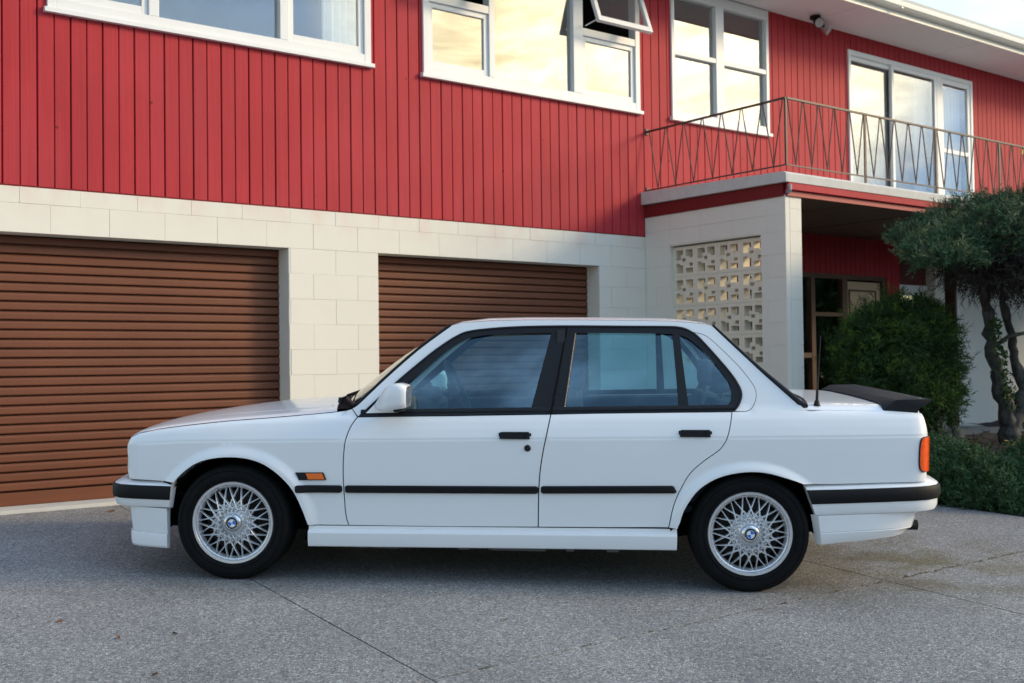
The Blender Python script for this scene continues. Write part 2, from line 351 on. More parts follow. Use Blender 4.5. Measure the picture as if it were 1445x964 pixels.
# moss in the cross joint
mo = MB()
for i in range(120):
    x = random.uniform(2.3, 7.4); x = x if random.random() < .4 else random.uniform(5.0, 7.2); y = 3.40+random.gauss(0, .010); r = random.uniform(.004, .013)
    mo.add([(x-r*2, y-r*.4, gz(y)+.001), (x, y-r*.7, gz(y)+r*.35), (x+r*2, y, gz(y)+.001), (x, y+r*.7, gz(y)+r*.3)], [(0, 1, 3), (1, 2, 3)])
tag(mo.build('joint_moss', mat('brown joint moss', (.085, .072, .035), .95, var=.3, vscale=30), drive, fix=False), kind='stuff')
tag(box('garage_threshold', M['concrete_edge'], None, -2, 7.742, 7.925, 8.4, gz(7.95)-.1, -.934), kind='structure')
# planting bed: mounded mulch
def bedz(x, y):
    e = ss(7.53, 8.7, x)*ss(1.0, 3.0, y); n_ = .06*noise.noise((x*1.9, y*1.9, .3))+.03*noise.noise((x*6.1, y*6.1, 2.3))+.015*noise.noise((x*17, y*17, 5.1))
    return gz(y)-.02+.30*e*(1-.55*ss(5.4, 7.6, y))+n_*ss(7.5, 7.8, x)
bb = MB(); bx = np.linspace(7.535, 16, 90); by = np.linspace(1.0, 7.90, 70)
by = np.linspace(1.0, 6.15, 56)
bb.loft([[(x, y, bedz(x, y)) for x in bx] for y in by])
bb.loft([[(x, y, bedz(x, y)) for x in np.linspace(13.32, 17, 24)] for y in np.linspace(6.15, 7.9, 14)])
tag(bb.build('garden_bed', M['soil'], smooth=True), kind='structure')

# ================================================================== HOUSE
house = tag(empty('house', (7.742, YF, -.957)), 'two storey house with red upright boards over cream painted block and two brown roller doors', 'house')
# everything below is modelled in world coordinates, so the house parts carry an inverse parent offset
house_inv = Matrix.Translation((7.742, YF, -.957)).inverted()
def H(mb, name, m, parent=None, **k):
    o = mb.build(name, m, None, **k); o.parent = parent or house
    o.matrix_parent_inverse = house_inv if parent is None else Matrix.Identity(4)
    return o
# --- windows: (x0,x1,z0,z1) openings cut out of the boards
ZS, ZE = 2.50, 3.872           # sill and soffit
W1 = (2.06, 4.615, ZS, 3.80); W2 = (5.13, 7.685, ZS, 3.80); WT = (8.135, 9.65, ZS, 3.86); WS = (11.09, 13.775, 1.69, 3.675)
ENTRY = (7.95, 12.07)
# --- red boards
pm = {}
def plank_mesh(pieces, gl=.0028, gr=.0028):
    mb = MB(); xa, xb = min(p[0] for p in pieces), max(p[1] for p in pieces)
    for x0, x1, z0, z1 in pieces:
        c = .004; l = gl if x0 == xa else 0; q = gr if x1 == xb else 0
        # flat face with eased edges; no easing where a board is notched round a window
        poly = [(x0+l, .012), (x0+l, -.004 if l else -.012), (x0+l+(c if l else 0), -.012), (x1-q-(c if q else 0), -.012), (x1-q, -.004 if q else -.012), (x1-q, .012)]
        poly = [p for i, p in enumerate(poly) if p != poly[i-1]]
        mb.prism([(a, YF+.012+b) for a, b in poly], 'z', z0, z1)
    return mb
px = 1.773-6*.1105; holes = [W1, W2, WT, WS]
k = 0
while px < 18.2:
    pw = .1105+random.uniform(-.003, .003); x0, x1 = px, px+pw; px += pw
    cuts = sorted({x0, x1, *[h[i] for h in holes for i in (0, 1) if x0+.006 < h[i] < x1-.006]})
    lowz = 1.256 if x0 < 7.75 else 1.56
    pieces = []
    for a, b in zip(cuts, cuts[1:]):
        mid = (a+b)/2; hs = [h for h in holes if h[0] < mid < h[1]]
        if not hs: pieces.append((a, b, lowz, ZE))
        else:
            h = hs[0]
            if h[2]-.03 > lowz+.2: pieces.append((a, b, lowz, h[2]-.004))
            if h[3] < ZE-.02: pieces.append((a, b, h[3]+.0, ZE))
    # boards are milled in pairs: a wide seam between boards, a finer one at mid board
    k += 1; gl, gr = (.0036, .0015) if k % 2 else (.0015, .0036)
    if len(cuts) > 2 or len(pieces) == 1:
        H(plank_mesh(pieces, gl, gr), 'plank', M['red_wood'])
    else:
        for p_ in pieces: H(plank_mesh([p_], gl, gr), 'plank', M['red_wood'])
# dark building paper behind the boards, cut round the openings
bk = MB()
xs_ = sorted({1.0, 18.2, *[h[i] for h in holes for i in (0, 1)]})
for a, b in zip(xs_, xs_[1:]):
    mid = (a+b)/2; hs = [h for h in holes if h[0] < mid < h[1]]
    if hs: bk.box(a, b, YF+.026, YF+.06, hs[0][3], ZE+.1)
    if not hs: bk.box(a, b, YF+.026, YF+.06, 1.258, ZE+.1)
    elif hs[0][2] > 1.8: bk.box(a, b, YF+.026, YF+.06, 1.258, hs[0][2])
H(bk, 'wall_lining', mat('dark red lining', (.035, .006, .006), .95), fix=False)
H(MB().box(1.0, 7.744, YF+.004, YF+.03, 1.246, 1.2565), 'drip_batten', M['red_dark'])

# --- garage block wall
bwall = H(MB().box(1.0, 1.40, YF+.0032, YF+.19, -.957, .933).box(3.868, 4.673, YF+.0032, YF+.19, -.957, .933)
          .box(7.125, 7.93, YF+.0032, YF+.19, -.957, .933).box(1.0, 7.93, YF+.0032, YF+.19, .9345, 1.2455), 'block_wall', M['block'])
bcache = {}
def block(x0, x1, z0, z1, parent=bwall):
    key = (round(x1-x0, 3), round(z1-z0, 3))
    if key not in bcache:
        L_, h_ = key; g_, c = .0005, .0012; m_ = MB()
        a, b, z_, t = g_, L_-g_, g_, h_-g_
        m_.add([(a, .03, z_), (b, .03, z_), (b, .03, t), (a, .03, t), (a, .0018, z_), (b, .0018, z_), (b, .0018, t), (a, .0018, t),
                (a+c, 0, z_+c), (b-c, 0, z_+c), (b-c, 0, t-c), (a+c, 0, t-c)],
               [(8, 9, 10, 11), (4, 5, 9, 8), (5, 6, 10, 9), (6, 7, 11, 10), (7, 4, 8, 11), (0, 1, 5, 4), (1, 2, 6, 5), (2, 3, 7, 6), (3, 0, 4, 7)])
        bcache[key] = m_.mesh('block')
    o = linkmesh('block', bcache[key], M['block'], parent); o.location = (x0, YF+random.uniform(-.0012, .0008), z0)
    return o
doors = [(1.40, 3.867), (4.674, 7.124)]
for k in range(-2, 10):
    z1 = .933-.2*(k-0) if k >= 0 else None
    if k == -2: z0, z1 = 1.133, 1.2455
    elif k == -1: z0, z1 = .933, 1.133
    else: z0, z1 = .733-.2*k, .933-.2*k
    if z0 < -.957: z0 = -.957
    off = .08 if k % 2 else .28
    x = off+.4*2
    while x < 7.742:
        a, b = max(x, 1.0), min(x+.4, 7.742); x += .4
        segs = [(a, b)]
        if k >= 0:
            for d0, d1 in doors:
                ns = []
                for s0, s1 in segs:
                    if s1 <= d0 or s0 >= d1: ns.append((s0, s1))
                    else:
                        if s0 < d0: ns.append((s0, d0))
                        if s1 > d1: ns.append((d1, s1))
                segs = ns
        for s0, s1 in segs:
            if s1-s0 > .02: block(s0, s1, z0, z1)
# reveals of the door openings (courses scored)
for xa, sgn in ((3.867, 1), (7.124, 1)):
    for k in range(10):
        z1, z0 = .933-.2*k, max(.733-.2*k, -.957)
        m_ = MB().box(xa-.002, xa+.03, YF+.006, YF+.188, z0+.002, z1-.002)
        o = m_.build('block', M['block'], None); o.parent = bwall
# --- roller doors
SP = .0655
def slat_mesh(L_):
    prof = [(0, .030), (.0088, .030), (.0112, .007), (.0140, .0015), (.020, 0), (.050, .0), (.058, .002), (.0625, .006), (.0655, .013)]
    mb = MB(); mb.loft([[(0, d, z) for z, d in prof], [(L_, d, z) for z, d in prof]]); return mb.mesh('slat', smooth=True, angle=14)
for (d0, d1) in doors:
    gd = MB().box(d0-.02, d1+.02, 8.195, 8.215, -.93, 1.05); gdo = H(gd, 'garage_door', M['dark'])
    gdo['label'] = 'brown ribbed roller door %s' % ('on the left' if d0 < 2 else 'behind the car roof')
    sm = slat_mesh(d1-d0+.03)
    for i in range(27):
        o = linkmesh('slat', sm, M['brown_slat'], gdo); o.location = (d0-.015, 8.162, -.84+SP*i)
    MBb = MB().box(d0-.01, d1+.01, 8.160, 8.18, -.932, -.842); o = MBb.build('bottom_rail', M['brown_slat'], None, bevel=.003); o.parent = gdo
# lintel shadow board inside the heads
# --- porch wing wall (faces left), with breeze block screen
XW = 7.742; YE = 6.24
SCR = (6.52, 7.65, -.06, 1.124)
wing = H(MB().box(XW+.0030, XW+.19, YE+.004, 6.52, -1.1, 1.45).box(XW+.0030, XW+.19, 7.65, YF-.002, -1.1, 1.45)
         .box(XW+.0034, XW+.19, 6.521, 7.649, 1.124, 1.449).box(XW+.0034, XW+.19, 6.521, 7.649, -1.1, -.037), 'porch_wall', M['porch_block'])
def wblock(y0, y1, z0, z1):
    L_, h_ = y1-y0, z1-z0; g_, c = .0005, .0012; m_ = MB()
    a, b, z_, t = y0+g_, y1-g_, z0+g_, z1-g_; X = XW+random.uniform(-.001, .0008)
    m_.add([(X+.03, a, z_), (X+.03, b, z_), (X+.03, b, t), (X+.03, a, t), (X+.0018, a, z_), (X+.0018, b, z_), (X+.0018, b, t), (X+.0018, a, t),
            (X, a+c, z_+c), (X, b-c, z_+c), (X, b-c, t-c), (X, a+c, t-c)],
           [(8, 9, 10, 11), (4, 5, 9, 8), (5, 6, 10, 9), (6, 7, 11, 10), (7, 4, 8, 11), (0, 1, 5, 4), (1, 2, 6, 5), (2, 3, 7, 6), (3, 0, 4, 7)])
    o = m_.build('block', M['porch_block'], None); o.parent = wing
for k in range(-2, 11):
    z0, z1 = .733-.2*k, .933-.2*k
    if k == -2: z0, z1 = 1.133, 1.285
    if k == -1: z0, z1 = .933, 1.133
    y = YE if k % 2 else YE-.2
    first = True
    while y < YF-.01:
        a, b = max(y, YE), min(y+.4, YF); y += .4
        segs = [(a, b)]
        if z1 < 1.14 and z0 > -.07:
            ns = []
            for s0, s1 in segs:
                if s1 <= SCR[0] or s0 >= SCR[1]: ns.append((s0, s1))
                else:
                    if s0 < SCR[0]: ns.append((s0, SCR[0]))
                    if s1 > SCR[1]: ns.append((SCR[1], s1))
            segs = ns
        for s0, s1 in segs:
            if s1-s0 > .02: wblock(s0, s1, z0, min(z1, 1.44))
    if k == -2:
        y = YE-.2
        while y < YF-.01:
            a, b = max(y, YE), min(y+.4, YF); y += .4
            wblock(a, b, 1.285, 1.437)
# pier end face (faces the street)
for k in range(-3, 11):
    z0, z1 = .733-.2*k, .933-.2*k
    if k == -3: z0, z1 = 1.333, 1.437
    if z0 < -1.1: continue
    X0, X1 = XW, XW+.222
    c = .003
    m_ = MB().prism([(X0+.001, YE+.03), (X0+.001, YE+.003), (X0+.004, YE), (X0+.058, YE), (X0+.0600, YE+.004), (X0+.0622, YE+.004), (X0+.064, YE), (X1-.004, YE), (X1, YE+.003), (X1, YE+.03)], 'z', z0+.001, z1-.001)
    o = m_.build('block', M['porch_block'], None); o.parent = wing
# breeze blocks: pinwheel of L-shaped openings round a small square one
scr = H(MB().box(XW+.155, XW+.16, 6.515, 6.5215, -.06, 1.124), 'breeze_screen', M['block_screen'])
PAT = ["##################", "##################", "##......##......##", "##......##......##",
       "##......##......##", "##....####......##", "##....#######...##", "##....#...########",
       "#######...########", "##################", "##...########...##", "##......#####...##",
       "##......##########", "##......##......##", "##......##......##", "##......##......##",
       "##################", "##################"]
def breeze_mesh(L_, h_):
    """solid cells of the pattern as one welded block, 90 mm deep; columns run from the house to the street"""
    n = 18; D = .09
    bm = bmesh.new()
    S = [[PAT[r][c] == '#' for c in range(n)] for r in range(n)]
    def cell(r, c): return 0 <= r < n and 0 <= c < n and S[r][c]
    vm = {}
    def V(i, j, d):
        key = (i, j, d)
        if key not in vm: vm[key] = bm.verts.new((d*D, L_*(1-i/n), h_*(1-j/n)))
        return vm[key]
    for r in range(n):
        for c in range(n):
            if not S[r][c]: continue
            for d in (0, 1): bm.faces.new([V(c, r, d), V(c+1, r, d), V(c+1, r+1, d), V(c, r+1, d)])
            for (dr, dc, p, q) in ((-1, 0, (c, r), (c+1, r)), (1, 0, (c, r+1), (c+1, r+1)), (0, -1, (c, r), (c, r+1)), (0, 1, (c+1, r), (c+1, r+1))):
                if not cell(r+dr, c+dc): bm.faces.new([V(*p, 0), V(*q, 0), V(*q, 1), V(*p, 1)])
    bmesh.ops.recalc_face_normals(bm, faces=bm.faces)
    bmesh.ops.dissolve_limit(bm, angle_limit=.02, verts=bm.verts, edges=bm.edges)
    me = bpy.data.meshes.new('screen_block'); bm.to_mesh(me); bm.free(); return me
BL, BH = 1.13/4, .2895
brm = breeze_mesh(BL-.002, BH-.002)
for r in range(4):
    for c in range(4):
        o = linkmesh('screen_block', brm, M['block_screen'], scr); o.location = (XW+.052+random.uniform(-.001, .001), 6.52+c*BL+.001, 1.124-BH*(r+1)-.012+.001)
# --- balcony slab, fascia, porch soffit
XR = 17.5
bal = MB()
bal.prism([(6.185, 1.622), (6.200, 1.640), (6.235, 1.645), (YF+.01, 1.690), (YF+.01, 1.565), (6.185, 1.552)], 'x', XW-.05, XR)
H(bal, 'balcony_slab', M['concrete_edge'])
H(MB().box(XW-.012, XW+.02, 6.252, YF+.008, 1.437, 1.556), 'side_fascia', M['red_dark'])
H(MB().box(XW+.01, XR, 6.222, 6.246, 1.437, 1.502), 'front_fascia', mat('red painted fascia board', (.34, .034, .036), .55, var=.06, vscale=3))
H(MB().box(XW-.008, XR, 6.192, 6.219, 1.488, 1.553), 'front_fascia', M['red_wood'], bevel=.004)
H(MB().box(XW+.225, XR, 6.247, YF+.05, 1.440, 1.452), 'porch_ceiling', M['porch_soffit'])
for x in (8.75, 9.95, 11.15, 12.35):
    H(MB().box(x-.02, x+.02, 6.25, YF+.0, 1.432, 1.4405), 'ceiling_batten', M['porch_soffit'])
tag(box('porch_floor', mat('darkened porch floor', (.22, .20, .18), .6, var=.1, vscale=6), None, 7.94, 13.31, 6.17, YF+.3, -1.2, -.875), kind='structure')  # floor colour darkened to keep the porch dim
# downpipe knuckle at the slab corner
H(MB().tube([(XW+.012, 6.2, 1.53), (XW+.014, 6.20, 1.49), (XW+.02, 6.222, 1.465)], .022, 10), 'pipe_stub', mat('grey pipe', (.3, .28, .3), .4))
# --- entry under the balcony
px = 7.95
while px < 12.06:
    x1 = min(px+.095, 12.07)
    lowz = .998 if px < 11.80 else -.93
    if px < 11.80 < x1: x1 = 11.80
    H(plank_mesh([(px, x1, lowz, 1.438)]), 'plank', M['red_wood']); px = x1
H(MB().box(7.95, 12.07, YF+.028, YF+.06, .96, 1.45).box(11.79, 12.07, YF+.028, YF+.06, -.95, .96), 'porch_lining', M['dark'])
ent = empty('entry_door'); ent.parent = house; ent.matrix_parent_inverse = house_inv
def E(mb, name, m, **k):
    o = mb.build(name, m, None, **k); o.parent = ent; return o
fr = MB()
for a, b in ((10.355, 10.426), (10.935, 11.03), (11.73, 11.79)): fr.box(a, b, YF+.01, YF+.09, -.95, .975)
fr.box(9.2, 11.79, YF+.008, YF+.092, .945, .998).box(10.427, 10.934, YF+.012, YF+.088, .505, .55).box(9.2, 10.354, YF+.012, YF+.088, .027, .083)
E(fr, 'door_frame', M['brown_wood'])
E(MB().box(9.2, 10.353, YF+.045, YF+.051, -.9, .944), 'pane', M['window_glass'])
E(MB().box(10.428, 10.933, YF+.045, YF+.051, -.9, .504), 'pane', M['window_glass'])
E(MB().box(10.428, 10.933, YF+.045, YF+.051, .551, .944), 'pane', M['window_glass'])
E(MB().box(11.032, 11.728, YF+.05, YF+.09, -.93, .925), 'door_leaf', M['beige_door'])
dm = MB()
for z0, z1 in ((.05, .83), (-.85, -.05)):
    for a in ((11.10, 11.12, z0, z1), (11.62, 11.64, z0, z1), (11.121, 11.619, z1-.02, z1), (11.121, 11.619, z0, z0+.02)):
        dm.box(a[0], a[1], YF+.040, YF+.0505, a[2], a[3])
E(dm, 'panel_moulding', M['brown_wood'])
E(MB().lathe([(.001, -.06), (.022, -.055), (.028, -.035), (.014, -.02), (.014, 0)], 16).xf(Matrix.Translation((11.69, YF+.05, -.0))), 'door_handle', M['hubcap'], smooth=True)
# right of the door: white window set back, narrow cream pier, dark gap, cream block wall
rw = empty('window'); rw.parent = house; rw.matrix_parent_inverse = house_inv
def RWp(mb, name, m, **k):
    o = mb.build(name, m, None, **k); o.parent = rw; return o
RWp(MB().box(12.085, 12.83, YF+.11, YF+.16, .86, .93).box(12.76, 12.83, YF+.11, YF+.16, -.3, .859).box(12.085, 12.14, YF+.11, YF+.16, -.3, .859), 'window_frame', M['white_wood'])
RWp(MB().box(12.141, 12.72, YF+.125, YF+.155, .80, .856).box(12.70, 12.757, YF+.125, YF+.155, -.3, .799), 'sash', M['white_wood'])
RWp(MB().box(12.141, 12.70, YF+.136, YF+.140, -.3, .80), 'pane', M['window_glass'])
H(MB().box(12.07, 13.4, YF+.13, YF+.17, .932, 1.44), 'porch_lining', mat('dark red lining board', (.12, .015, .015), .6))
H(MB().box(12.832, 13.05, YF+.0, YF+.2, -1.0, 1.42), 'cream_post', M['porch_block'])
H(MB().box(13.052, 13.265, YF+.15, YF+.18, -1.0, 1.42), 'door_recess', M['dark'])
H(MB().box(13.268, 13.312, YF-.01, YF+.16, -1.0, 1.42), 'door_post', M['brown_wood'])
H(MB().box(13.314, 13.365, YF-.014, YF+.10, -1.0, 1.42), 'door_trim', M['white_wood'])
rwall = H(MB().box(13.368, 18.2, YF+.004, YF+.19, -1.05, 1.44), 'block_wall', M['porch_block'])
for k in range(-2, 10):
    z0, z1 = max(.733-.2*k, -.99), min(.933-.2*k, 1.43)
    x = 13.368-(.2 if k % 2 else 0)
    while x < 16.5:
        a, b = max(x, 13.368), x+.4; x += .4
        block(a, b, z0, z1, rwall)
# red brick edging along the foot of the wall
be = tag(empty('brick_edging', (13.2, 7.62, -.93)), 'low red brick edging at the foot of the cream wall behind the tree', 'edging')
for i in range(16):
    o = MB().box(-.108, .108, -.05, .05, -.05, .04).build('brick', M['brick'], be, bevel=.006); o.location = (-1.2+i*.228, random.uniform(-.008, .008), random.uniform(-.004, .006)); o.rotation_euler.z = random.uniform(-.03, .03)

# --- windows
def window(name_lbl, opening, verticals, sill=True):
    x0, x1, z0, z1 = opening
    wroot = empty('window'); wroot.parent = house; wroot.matrix_parent_inverse = house_inv; wroot['label'] = name_lbl
    def A(mb, name, m, **k):
        o = mb.build(name, m, None, **k); o.parent = wroot; return o
    return A, wroot
FY0, FY1 = YF-.022, YF+.075      # frame proud of the boards
def frame_bars(A, x0, x1, z0, z1, mull, low=.07, side=.06, top=.06):
    mb = MB(); mb.box(x0, x0+side, FY0, FY1, z0, z1).box(x1-side, x1, FY0, FY1, z0, z1)
    mb.box(x0+side, x1-side, FY0+.002, FY1, z1-top, z1).box(x0+side, x1-side, FY0+.002, FY1, z0, z0+low)
    for a, b in mull: mb.box(a, b, FY0+.001, FY1, z0+low, z1-top)
    A(mb, 'window_frame', M['white_wood'], bevel=.004)
def sill(A, x0, x1, z):
    A(MB().prism([(YF-.045, z-.036), (YF-.045, z-.004), (YF-.02, z+.004), (YF+.07, z+.004), (YF+.07, z-.03), (YF-.02, z-.036)], 'x', x0-.022, x1+.022), 'sill', M['white_wood'], bevel=.002)
def pane(A, x0, x1, z0, z1, y=YF+.03): A(MB().box(x0, x1, y, y+.004, z0, z1), 'pane', M['window_glass'])
def sash(A, x0, x1, z0, z1, t=.045, y=YF+.0, low=None):
    low = low or t
    A(MB().box(x0, x0+t, y, y+.04, z0, z1).box(x1-t, x1, y, y+.04, z0, z1).box(x0+t, x1-t, y+.001, y+.039, z0, z0+low).box(x0+t, x1-t, y+.001, y+.039, z1-t, z1), 'sash', M['white_wood'], bevel=.003)
    pane(A, x0+t, x1-t, z0+low, z1-t, y+.018)
def curtain(A, x0, x1, z0, z1, y, amp=.022, per=.075, m=None):
    n = int((x1-x0)/.008); ph = random.random()*6
    rows = []
    for zz in (z1, z0):
        rows.append([(x0+(x1-x0)*i/n, y+amp*math.sin((x0+(x1-x0)*i/n)/per*2*math.pi+ph+1.3*math.sin(i*.05))+amp*.4*math.sin(i*.31), zz) for i in range(n+1)])
    A(MB().loft(rows), 'curtain', m or M['curtain'], smooth=True, fix=False)
A, _ = window('wide white window over the left roller door with a drawn back curtain', W1, [])
x0, x1, z0, z1 = W1
frame_bars(A, x0, x1, z0, z1, [(2.765, 2.84), (3.80, 3.875)]); sill(A, x0, x1, z0)
sash(A, x0+.062, 2.763, z0+.072, z1-.062, low=.06); pane(A, 2.84, 3.80, z0+.07, z1-.06); sash(A, 3.877, x1-.062, z0+.072, z1-.062, low=.06)
curtain(A, 4.22, 4.60, z0+.03, z1, YF+.095)
A, _ = window('wide white window over the right roller door with two top sashes pushed open', W2, [])
x0, x1, z0, z1 = W2
frame_bars(A, x0, x1, z0, z1, [(5.83, 5.89), (6.82, 6.94)]); sill(A, x0, x1, z0)
pane(A, 5.89, 6.82, z0+.07, z1-.06)
for a, b in ((x0+.062, 5.828), (6.942, x1-.062)):
    A(MB().box(a, b, FY0+.004, FY1, 3.135, 3.205), 'transom', M['white_wood'], bevel=.003)
    sash(A, a, b, z0+.072, 3.133, low=.055)
    # top hung sash swung out
    hz, ln, ang = 3.77, .60, math.asin(.205/.60)
    mt = Matrix.Translation((0, FY0+.0, hz)) @ Matrix.Rotation(-ang, 4, 'X')
    t = .045; aa, bb_ = a-.012, b+.012
    A(MB().box(aa, aa+t, -.04, 0, -ln, 0).box(bb_-t, bb_, -.04, 0, -ln, 0).box(aa+t, bb_-t, -.039, -.001, -ln, -ln+.055).box(aa+t, bb_-t, -.039, -.001, -t, 0).xf(mt), 'sash', M['white_wood'], bevel=.003)
    A(MB().box(aa+t, bb_-t, -.022, -.018, -ln+.055, -t).xf(mt), 'pane', M['window_glass'])
    A(MB().tube([(a+.03, FY0, 3.23), (a+.03, FY0-.17, 3.25)], .006, 6), 'stay', M['white_wood'])
A, _ = window('tall white four pane window above the porch corner', WT, [])
x0, x1, z0, z1 = WT
frame_bars(A, x0, x1, z0, z1, [(8.80, 8.925)], side=.045, top=.10); sill(A, x0, x1, z0)
for a, b in ((x0+.045, 8.80), (8.925, x1-.045)):
    A(MB().box(a, b, FY0+.006, FY1, 3.15, 3.20), 'transom', M['white_wood'], bevel=.003)
    pane(A, a, b, z0+.07, 3.15); pane(A, a, b, 3.20, z1-.10)
A, _ = window('white sliding glass doors opening on the balcony', WS, [])
x0, x1, z0, z1 = WS
mb = MB().box(x0, x0+.045, FY0, FY1, z0, z1).box(x1-.05, x1, FY0, FY1, z0, z1).box(x0+.045, x1-.05, FY0+.002, FY1, z1-.055, z1).box(x0+.045, x1-.05, FY0+.002, FY1, z0, z0+.05).box(12.93, 13.03, FY0+.001, FY1, z0+.05, z1-.055)
A(mb, 'window_frame', M['white_wood'], bevel=.004)
sash(A, x0+.047, 12.04, z0+.052, z1-.057, t=.05, y=YF+.02, low=.08)
sash(A, 11.955, 12.928, z0+.052, z1-.057, t=.045, y=YF-.018, low=.08)
sash(A, 13.032, x1-.052, z0+.052, z1-.057, t=.06, y=YF-.01, low=.10)
A(MB().box(13.095, x1-.115, YF-.008, YF+.02, 2.66, 2.71), 'glazing_bar', M['white_wood'])
curtain(A, 13.10, 13.70, 1.75, 3.55, YF+.14, m=mat('grey net curtain', (.62, .62, .62), .9))
curtain(A, 11.62, 11.95, 1.75, 3.58, YF+.16, m=mat('grey brown drape', (.16, .15, .145), .9))
curtain(A, 12.70, 12.93, 1.75, 3.58, YF+.16, m=mat('pale blue grey drape', (.42, .45, .46), .9))
# rooms behind the glass
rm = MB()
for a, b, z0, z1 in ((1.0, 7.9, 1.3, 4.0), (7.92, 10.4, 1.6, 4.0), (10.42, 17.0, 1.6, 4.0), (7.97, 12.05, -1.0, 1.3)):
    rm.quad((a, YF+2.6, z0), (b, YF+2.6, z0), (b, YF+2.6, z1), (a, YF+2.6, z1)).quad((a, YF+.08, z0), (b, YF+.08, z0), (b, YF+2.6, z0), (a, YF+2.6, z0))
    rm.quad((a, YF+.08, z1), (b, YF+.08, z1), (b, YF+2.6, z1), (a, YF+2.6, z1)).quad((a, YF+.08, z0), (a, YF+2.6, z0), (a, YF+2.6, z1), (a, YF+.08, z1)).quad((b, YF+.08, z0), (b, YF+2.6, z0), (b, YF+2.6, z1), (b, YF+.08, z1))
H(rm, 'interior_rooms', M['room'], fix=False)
# --- roof edge
YG = 7.27
roof = H(MB().prism([(YG+.02, ZE+.12), (16.5, ZE+1.9), (16.5, ZE+1.7), (YG+.02, ZE+.02)], 'x', .0, 18.6), 'roof', mat('grey roof sheet', (.3, .3, .31), .5))
def RO(mb, name, m, **k):
    o = mb.build(name, m, None, **k); o.parent = roof; return o
RO(MB().box(0, 18.6, YG, YF+.1, ZE, ZE+.012), 'soffit', M['soffit'])
RO(MB().box(0, 18.6, YG-.022, YG, ZE-.012, ZE+.14), 'fascia', M['gutter'], bevel=.003)
for x in (3.2, 5.6, 8.0, 10.4, 12.8, 15.2):
    RO(MB().box(x-.012, x+.012, YG+.002, YF-.013, ZE-.004, ZE), 'soffit_joint', M['soffit'])
gp = [(YG-.022, ZE+.05), (YG-.09, ZE+.05), (YG-.118, ZE+.075), (YG-.122, ZE+.11), (YG-.108, ZE+.13), (YG-.118, ZE+.165), (YG-.10, ZE+.165), (YG-.09, ZE+.08), (YG-.022, ZE+.065)]
RO(MB().prism(gp, 'x', 0, 18.6), 'gutter', M['gutter'])
for x in (7.6, 10.95, 14.4): RO(MB().box(x-.015, x+.015, YG-.128, YG-.02, ZE+.045, ZE+.06), 'gutter_bracket', M['gutter'])
# --- flood light under the eave
fl = tag(empty('security_light', (10.26, 7.80, ZE)), 'black twin spotlight fixed under the white eave beside the tall window', 'light')
MB().lathe([(.001, 0), (.06, 0), (.062, -.03), (.035, -.045), (.001, -.045)], 20, 'z').build('mount', M['black_trim'], fl, smooth=True)
for dx, dy, ax in ((-.03, -.06, (-.45, -.8, -.42)), (.27, .05, (.45, -.65, -.62))):
    d = Vector(ax).normalized(); p = Vector((dx, dy, -.09)); q = d.to_track_quat('Z', 'Y').to_matrix().to_4x4()
    MB().tube([(0, 0, -.035), p*.7, p-d*.05], .016, 8).build('arm', M['black_trim'], fl, smooth=True)
    hd = MB().lathe([(.001, -.075), (.03, -.07), (.045, -.03), (.055, .03), (.058, .035), (.052, .04)], 20, 'z').xf(Matrix.Translation(p) @ q).build('lamp_head', M['black_trim'] if dx < 0 else M['alloy'], fl, smooth=True)
    MB().lathe([(.001, .030), (.03, .036), (.052, .038)], 20, 'z').xf(Matrix.Translation(p) @ q).build('lens', M['lamp_glass'], hd, smooth=True)
# --- balcony railing
rail = tag(empty('balcony_railing', (7.78, 6.25, 1.64)), 'thin brown iron balcony railing with zigzag rods above the porch', 'railing')
def RL(mb, name, **k):
    o = mb.build(name, M['iron'], None, **k); o.parent = rail; o.matrix_parent_inverse = Matrix.Translation((7.78, 6.25, 1.64)).inverted(); return o
XRa, YRa, ZT, ZB_ = 7.78, 6.25, 2.305, 1.715
RL(MB().box(XRa-.012, XRa+.012, YRa-.006, YF-.005, ZT-.010, ZT+.006).box(XRa+.012, 16.6, YRa-.012, YRa+.012, ZT-.010, ZT+.006), 'top_rail')
RL(MB().box(XRa-.006, XRa+.006, YRa-.005, YF-.005, ZB_-.006, ZB_+.006).box(XRa+.006, 16.6, YRa-.006, YRa+.006, ZB_-.006, ZB_+.006), 'bottom_rail')
RL(MB().box(XRa-.009, XRa+.009, YRa-.009, YRa+.009, ZB_+.007, ZT-.011), 'post')
for x in (8.93, 10.11, 11.31, 12.5, 13.7, 14.9, 16.1): RL(MB().box(x-.014, x+.014, YRa-.006, YRa+.006, 1.645, ZT-.011), 'post')
def zig(p0, p1, n):
    """n Vs between two posts"""
    p0, p1 = Vector(p0), Vector(p1)
    for i in range(n):
        a = p0.lerp(p1, (i+.04)/n); b = p0.lerp(p1, (i+.5)/n); c = p0.lerp(p1, (i+.96)/n)
        for u, v in ((a, b), (c, b)):
            RL(MB().tube([(u.x, u.y, ZT-.008), (v.x, v.y, ZB_+.004)], .0062, 6), 'baluster', smooth=True)
zig((XRa, YF-.03, 0), (XRa, YRa+.02, 0), 7)
zig((XRa+.02, YRa, 0), (8.915, YRa, 0), 5)
for a, b in ((8.945, 10.095), (10.125, 11.295), (11.325, 12.485), (12.515, 13.685), (13.715, 14.885)): zig((a, YRa, 0), (b, YRa, 0), 5)
for z in (ZT-.002, ZB_): RL(MB().box(XRa-.02, XRa+.02, YF-.012, YF, z-.03, z+.03), 'wall_bracket')

